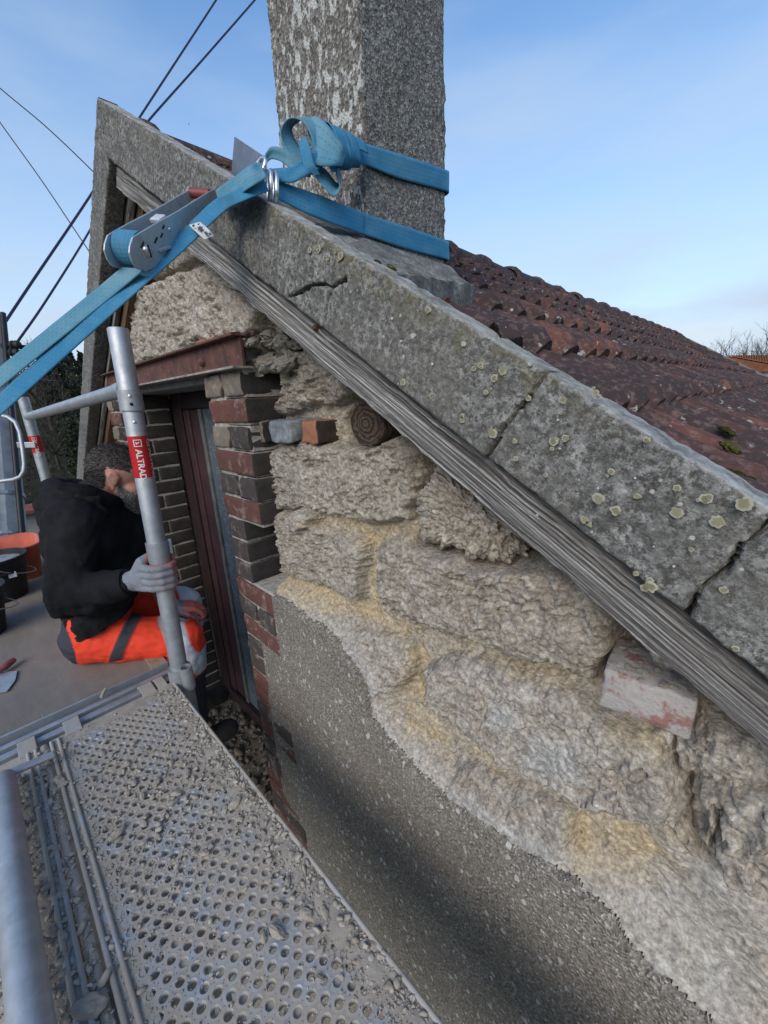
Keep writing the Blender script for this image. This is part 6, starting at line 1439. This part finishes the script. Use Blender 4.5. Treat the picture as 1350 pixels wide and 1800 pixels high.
# =====================================================================  SURROUNDINGS
GZ = -4.6
GRD = Mat('winter_grass', .98, spec=.1); gg = GRD.noise(.8, 8, .65); GRD.col(GRD.ramp(gg, [(.3, (.035, .032, .018)), (.5, (.055, .062, .024)), (.7, (.085, .085, .045))]))
n = 96; V = [(0, 0, GZ)]; F = []; rad = [3, 8, 20, 60, 200, 900]
for q, r_ in enumerate(rad):
    for k in range(n): a = 2*math.pi*k/n; V.append((r_*math.cos(a), r_*math.sin(a), GZ))
for k in range(n): F.append((0, 1+k, 1+(k+1) % n))
for q in range(len(rad)-1):
    for k in range(n): F.append((1+q*n+k, 1+(q+1)*n+k, 1+(q+1)*n+(k+1) % n, 1+q*n+(k+1) % n))
mesh_obj('ground', mesh_np('ground', V, F), GRD, None, kind='structure')
PAV = mat_plain('gravel_yard', (.075, .07, .062), .95, vary=.4, scale=6, bump=.4); m = MB(); m.box((-7.1, -5, GZ+.0), (3, .0, GZ+.006)); m.build('yard', PAV, None, kind='structure')
# wooded bank on the left, seen past the gable
def az(px, py=735): v = ray(px, py); return math.atan2(v[0], v[1])
HILL = Mat('leaf_litter_slope', .98, spec=.08); hn = HILL.noise(.9, 8, .7); HILL.col(HILL.ramp(hn, [(.3, (.012, .013, .008)), (.55, (.028, .027, .016)), (.75, (.05, .045, .028))]))
A0 = az(95); na, nd = 70, 40; V, F = [], []
for i in range(na+1):
    a = A0 + R(-62) + R(95)*i/na
    for j in range(nd+1):
        d = 14 + 120*(j/nd)**1.6; h = -3.6 + 5.9*sstep(14, 62, np.array([d]))[0] + 6.0*sstep(60, 140, np.array([d]))[0] + 1.3*perlin(np.array([a*5.]), np.array([d*.05]))[0]*sstep(16, 50, np.array([d]))[0]
        V.append((d*math.sin(a), d*math.cos(a), h if j else GZ-.2))
for i in range(na):
    for j in range(nd): q = i*(nd+1)+j; F.append((q, q+nd+1, q+nd+2, q+1))
mesh_obj('hill', mesh_np('hill', V, F, True), HILL, None, kind='structure')
def hill_z(d): return -3.6 + 5.9*sstep(14, 62, np.array([d]))[0]
BARK = mat_plain('bark', (.055, .045, .036), .95, vary=.4, scale=6, bump=.5); LEAFD = mat_plain('dark_evergreen', (.022, .030, .013), .8, vary=.6, scale=3, bump=0); LEAFB = mat_plain('brown_twigs', (.060, .046, .032), .9, vary=.5, scale=3, bump=0)
def branch(m, p, d, ln, r_, depth, rr, spread=.5, up=.15, kids=3, ends=None, segs=3):
    pts = [p]; q = p.copy(); dd = d.copy()
    for s in range(segs): dd = unit(dd + rr.normal(0, .13, 3) + np.array([0, 0, up*.3])); q = q + dd*ln/segs; pts.append(q.copy())
    m.tube(pts, list(np.linspace(r_, r_*.6, segs+1)), 6 if r_ > .03 else 3, caps=False)
    if ends is not None: ends.append((q.copy(), dd.copy()))
    if depth == 0: return
    for k in range(kids):
        a = rr.uniform(.3, 1.0); b = pts[-1] if k == 0 else pts[rr.integers(1, len(pts))]
        nd_ = unit(dd + spread*unit(rr.normal(size=3)) + np.array([0, 0, up])); branch(m, b, nd_, ln*rr.uniform(.62, .82), r_*.58, depth-1, rr, spread, up, kids, ends, segs)
def tree(x, y, z, h, kind, seed, label, group=None, depth=4):
    rr = np.random.default_rng(seed); root = empty('bare_tree' if kind == 'bare' else 'evergreen_tree', (x, y, z), label, 'tree', group); m = MB(); ends = []
    base_ = np.array([x, y, z-.3]); top = base_ + np.array([rr.normal(0, .02*h), rr.normal(0, .02*h), h*(.30 if kind == 'bare' else .85)])
    m.tube([base_, (base_+top)/2 + rr.normal(0, .01*h, 3), top], [h*.022, h*.018, h*(.016 if kind == 'bare' else .004)], 8, caps=False); m.build('trunk', BARK, root)
    m2 = MB()
    if kind == 'bare':
        for k in range(6):
            a = k*1.05 + rr.uniform(-.3, .3); branch(m2, base_ + (top-base_)*rr.uniform(.75, 1.0), unit(np.array([math.cos(a)*.75, math.sin(a)*.75, .75])), h*.22, h*.010, depth, rr, .62, .10, 3, ends)
        m2.build('crown', LEAFB, root)
    else:
        N_ = 1500; V = []; F = []
        for k in range(N_):
            t = rr.random()**.8; rad_ = h*.20*(1-t)**.75*(.55+.45*rr.random()) + .05; a = rr.uniform(0, 6.28); c = base_ + (top-base_)*(.12+.95*t) + np.array([math.cos(a)*rad_, math.sin(a)*rad_, -rad_*.25 + rr.normal(0, .1)]); s = h*rr.uniform(.012, .03)
            u_, v_ = unit(rr.normal(size=3)), unit(rr.normal(size=3)); b = len(V); V += [c-u_*s, c+v_*s, c+u_*s, c-v_*s]; F.append((b, b+1, b+2, b+3))
        me = mesh_np('crown', V, np.array(F)); mesh_obj('crown', me, LEAFD, root)
    return root
spots = [(58, 26, 4.2, 'bare'), (72, 34, 6.5, 'bare'), (84, 40, 4.6, 'ev'), (95, 30, 3.6, 'ev'), (104, 46, 5.6, 'ev'), (112, 36, 4.2, 'bare'), (122, 52, 6.0, 'ev'), (130, 33, 4.2, 'ev'), (140, 44, 5.6, 'ev'), (66, 50, 7.5, 'bare'), (100, 24, 3.2, 'ev'), (118, 26, 3.2, 'bare'), (136, 24, 3.0, 'ev'), (48, 45, 6.5, 'bare'), (30, 38, 6.5, 'bare'), (155, 40, 5.5, 'ev'), (10, 45, 6, 'ev'), (88, 58, 6, 'bare')]
for i, (px, d, h, k) in enumerate(spots):
    a = az(px); tree(d*math.sin(a), d*math.cos(a), hill_z(d) - .1, h, k, 200+i, 'leafless brown tree on the wooded bank behind the scaffold' if k == 'bare' else 'dark evergreen on the wooded bank behind the scaffold', 'bare trees on the bank' if k == 'bare' else 'evergreens on the bank', depth=3)
V, F = [], []; rr = np.random.default_rng(77)
for k in range(16000):
    d = rr.uniform(15, 70); a = A0 + rr.uniform(-.55, .5); c = np.array([d*math.sin(a), d*math.cos(a), hill_z(d) + rr.uniform(0, .9)*(.5+d*.02)]); s = rr.uniform(.04, .13)*(.5+d*.02); u_, v_ = unit(rr.normal(size=3)), unit(rr.normal(size=3)+[0, 0, 1]); b = len(V); V += [c-u_*s*.4, c+v_*s, c+u_*s*.4, c-v_*s]; F.append((b, b+1, b+2, b+3))
mesh_obj('undergrowth', mesh_np('undergrowth', V, np.array(F)), mat_plain('bramble', (.030, .030, .015), .9, vary=.7, scale=.8, bump=0), None, kind='stuff')
# garden wall with red coping
wx = -7.2; gw = empty('garden_wall', (wx, 0, GZ), 'grey rendered garden wall with a red tile coping beyond the plywood deck', 'wall'); zt = -1.22
m = MB(); m.box((wx-.2, -6, GZ), (wx, 7, zt-.07)); m.build('wall_body', mat_plain('grey_render', (.23, .225, .21), .95, scale=4, bump=.3), gw)
cm = MB(); cm.add([(-.27, 0, -.07), (.07, 0, -.07), (.07, .32, -.07), (-.27, .32, -.07), (-.27, 0, -.03), (-.1, 0, .035), (.07, 0, -.03), (-.27, .32, -.02), (-.1, .32, .045), (.07, .32, -.02)], [(0,3,2,1), (4,5,8,7), (5,6,9,8), (0,1,6,5,4), (2,3,7,8,9), (1,2,9,6), (3,0,4,7)])
cme = cm.mesh('coping_tile'); cme.materials.append(mat_plain('red_coping', (.19, .062, .045), .85, vary=.35, scale=8))
for k in range(38):
    o = bpy.data.objects.new('coping_tile', cme); link(o, gw); o.matrix_parent_inverse = world_of(gw).inverted(); o.location = (wx, -5.5+k*.325, zt)
# concrete utility pole, cables, cross arms
up = empty('utility_pole', at(3, 900, 3.3), 'pale concrete utility pole with black cables at the left edge', 'utility pole')
PA, PB = at(-24, 560, 3.55), at(-2, 900, 3.3); d_ = unit(PB-PA); PC = PB + d_*((GZ-PB[2])/d_[2]); m = MB(); V = []
PCON = mat_plain('pale_pole_concrete', (.36, .37, .37), .85, vary=.25, scale=9, bump=.25)
m.tube([PA, PB, PC], [.135, .165, .21], 14); m.build('pole_shaft', PCON, up, bevel=.0)
rgt = unit(np.cross(d_, WM[:, 2])); rgt = rgt if rgt @ WM[:, 0] > 0 else -rgt; tow = -np.cross(rgt, d_); tow = tow if tow @ (CAM-PB) > 0 else -tow
m = MB(); m.tube([PA + rgt*.17 + tow*.02, PB + rgt*.205 + tow*.03, PC + rgt*.25], .022, 10); m.build('black_cable', mat_plain('black_sheath', (.012, .012, .014), .5), up, smooth=True)
m = MB(); m.tube([PA + rgt*.03 + tow*.15, PA*.6+PB*.4 + rgt*.07 + tow*.165, PB + rgt*.10 + tow*.17, PC + tow*.21 + rgt*.1], .009, 8); m.build('black_cable', mat_plain('black_sheath', (.012, .012, .014), .5), up, smooth=True)
q = PA*.08 + PB*.92; m = MB(); m.tube([q, q + d_*.03], .174, 20, caps=False); m.build('steel_band', GALV, up)
q = PB + d_*.20; m = MB(); m.tube([q, q + d_*.02], .186, 20, caps=False); m.build('steel_band', GALV, up)
BLK = mat_plain('dark_ironwork', (.022, .022, .025), .6)
for (xa, ya, da), (xb, yb, db), w in (((-30, 606, 3.5), (76, 612, 3.5), .05), ((-20, 662, 3.45), (62, 664, 3.45), .06)):
    m = MB(); m.bar(at(xa, ya, da), at(xb, yb, db), w*.7, w*.7); m.build('cross_arm', BLK, up, bevel=.004)
for px, py in ((28, 606), (27, 620), (46, 622), (62, 614), (90, 622), (112, 630)):
    c = at(px, py, 3.45); m = MB(); m.lathe([(.001, -.045), (.03, -.04), (.036, -.02), (.024, -.01), (.036, .004), (.03, .03), (.001, .04)], c, 12, WM[:, 0]); m.build('insulator', BLK, up, smooth=True)
CABV = mat_plain('violet_black_cable', (.022, .020, .055), .45, bump=0); CABK = mat_plain('black_wire', (.012, .012, .014), .5, bump=0)
def wire(pts, r_, mat, label):
    Pw = catmull([at(*p) for p in pts], 8); m = MB(); m.tube(list(Pw), r_, 6); o = m.build('overhead_cable', mat, None, smooth=True, label=label, cat='cable'); return o
wire([(-40,640,3.4), (0,580,3.6), (60,490,4.0), (158,345,4.6), (245,207,5.2), (380,0,6), (440,-95,6.3)], .012, CABV, 'thick violet-black cable rising behind the verge apex, left of its pair')
wire([(27,606,3.5), (80,530,3.9), (155,410,4.5), (200,322,4.9)], .010, CABV, 'thin violet cable from the cross arm up behind the left verge')
wire([(200,292,4.9), (257,217,5.2), (350,112,5.8), (448,0,6.4), (530,-95,7)], .013, CABV, 'thick violet-black cable rising behind the verge apex, right of its pair')
wire([(-60,100,9), (0,155,9), (80,222,9), (160,298,9), (240,380,9), (330,470,9), (430,570,9)], .013, CABK, 'upper thin black wire crossing the sky to the left verge')
wire([(-50,140,9), (0,215,9), (75,320,9), (150,432,9), (200,505,9), (270,600,9), (350,700,9)], .012, CABK, 'lower thin black wire crossing the sky to the left verge')
for pts, lb in (([(62,614,3.45), (100,628,3.6), (140,636,3.8), (200,645,4), (330,665,4.6), (460,690,5.4)], 'topmost thin wire running from the cross arm behind the gable'),
                ([(46,622,3.45), (92,642,3.6), (140,652,3.8), (200,662,4), (330,680,4.6), (460,700,5.4)], 'second thin wire running from the cross arm behind the gable'),
                ([(20,606,3.45), (80,634,3.6), (140,655,3.8), (200,672,4), (330,690,4.6), (460,706,5.4)], 'steepest thin wire running from the cross arm behind the gable'),
                ([(62,666,3.45), (100,669,3.6), (138,675,3.8), (200,684,4), (330,698,4.6), (460,712,5.4)], 'lowest thin wire running from the lower arm behind the gable')):
    wire(list(pts), .0052, CABK, lb)
wire([(62,667,3.45), (85,675,3.5), (105,681,3.55), (113,679,3.55), (104,671,3.5), (70,667,3.45)], .006, CABK, 'loose black cable loop hanging from the lower cross arm')
# neighbouring house on the right, its roof just above the eaves of ours, and a bare tree behind
def house():
    c0 = at(1278, 626, 24.0); c1 = at(1420, 611, 27.0); e0 = at(1302, 654, 23.0); e1_ = at(1470, 652, 26.5); root = empty('neighbour_house', (e0[0], e0[1], GZ), 'distant house with an orange tiled roof and white gutter at the right edge', 'house')
    dirx = unit(np.array([c1[0]-c0[0], c1[1]-c0[1], 0])); dry = np.cross([0, 0, 1.0], dirx); dry = dry if dry @ (CAM - c0) > 0 else -dry
    zr, ze = float(c0[2]), float(e0[2]); L_ = 13.0; rw = 3.4; O = np.array([c0[0], c0[1], 0]); NT = Mat('orange_tiles', .85); tn = NT.noise(3.5, 5, .6); NT.col(NT.ramp(tn, [(.3, (.16, .058, .03)), (.7, (.30, .12, .062))]))
    m = MB(); rows_ = 13
    for i in range(rows_):                              # each course a stepped strip with rolls
        t0, t1 = i/rows_, (i+1)/rows_
        for k in range(52):
            x0_, x1_ = L_*k/52, L_*(k+1)/52; pts = []
            for (xx, hh) in ((x0_, .0), (x0_ + (x1_-x0_)*.3, .045), (x0_ + (x1_-x0_)*.6, .045), (x1_, 0.0)):
                for (tt, lift) in ((t0, 0.0), (t1+.012, .045)): pts.append(O + dirx*xx + dry*rw*tt + np.array([0, 0, zr + (ze-zr)*tt + hh + lift]))
            m.add(pts, [(0, 1, 3, 2), (2, 3, 5, 4), (4, 5, 7, 6)])
    m.build('roof_tiles', NT.m, root)
    m = MB(); B_ = [O + dry*rw*s + np.array([0, 0, z_]) for s, z_ in ((0, zr-.03), (1, ze-.06), (-1, ze-.06))]; m.add(B_ + [b_ + dirx*L_ for b_ in B_], [(0, 1, 4, 3), (0, 3, 5, 2), (0, 2, 1), (3, 4, 5)]); m.build('roof_structure', NT.m, root)
    m = MB(); m.prism([(-rw+.3, GZ), (rw-.3, GZ), (rw-.3, ze-.15), (0, zr-.35), (-rw+.3, ze-.15)], dry, (0, 0, 1), dirx, O + dirx*L_/2, L_-.5); m.build('house_wall', mat_plain('cream_render', (.50, .47, .41), .9, scale=2), root)
    m = MB(); a_ = O + dry*(rw+.10) + np.array([0, 0, ze-.10]); m.tube([a_ - dirx*.1, a_ + dirx*L_], .075, 8); m.build('gutter', mat_plain('white_plastic', (.72, .73, .74), .4, vary=.1), root, smooth=True)
house()
q = at(1316, 655, 46); tr_ = tree(q[0], q[1], GZ, (at(1316, 588, 46)[2]-GZ)*1.28, 'bare', 904, 'bare round-crowned tree on the horizon behind the orange roof', depth=5)
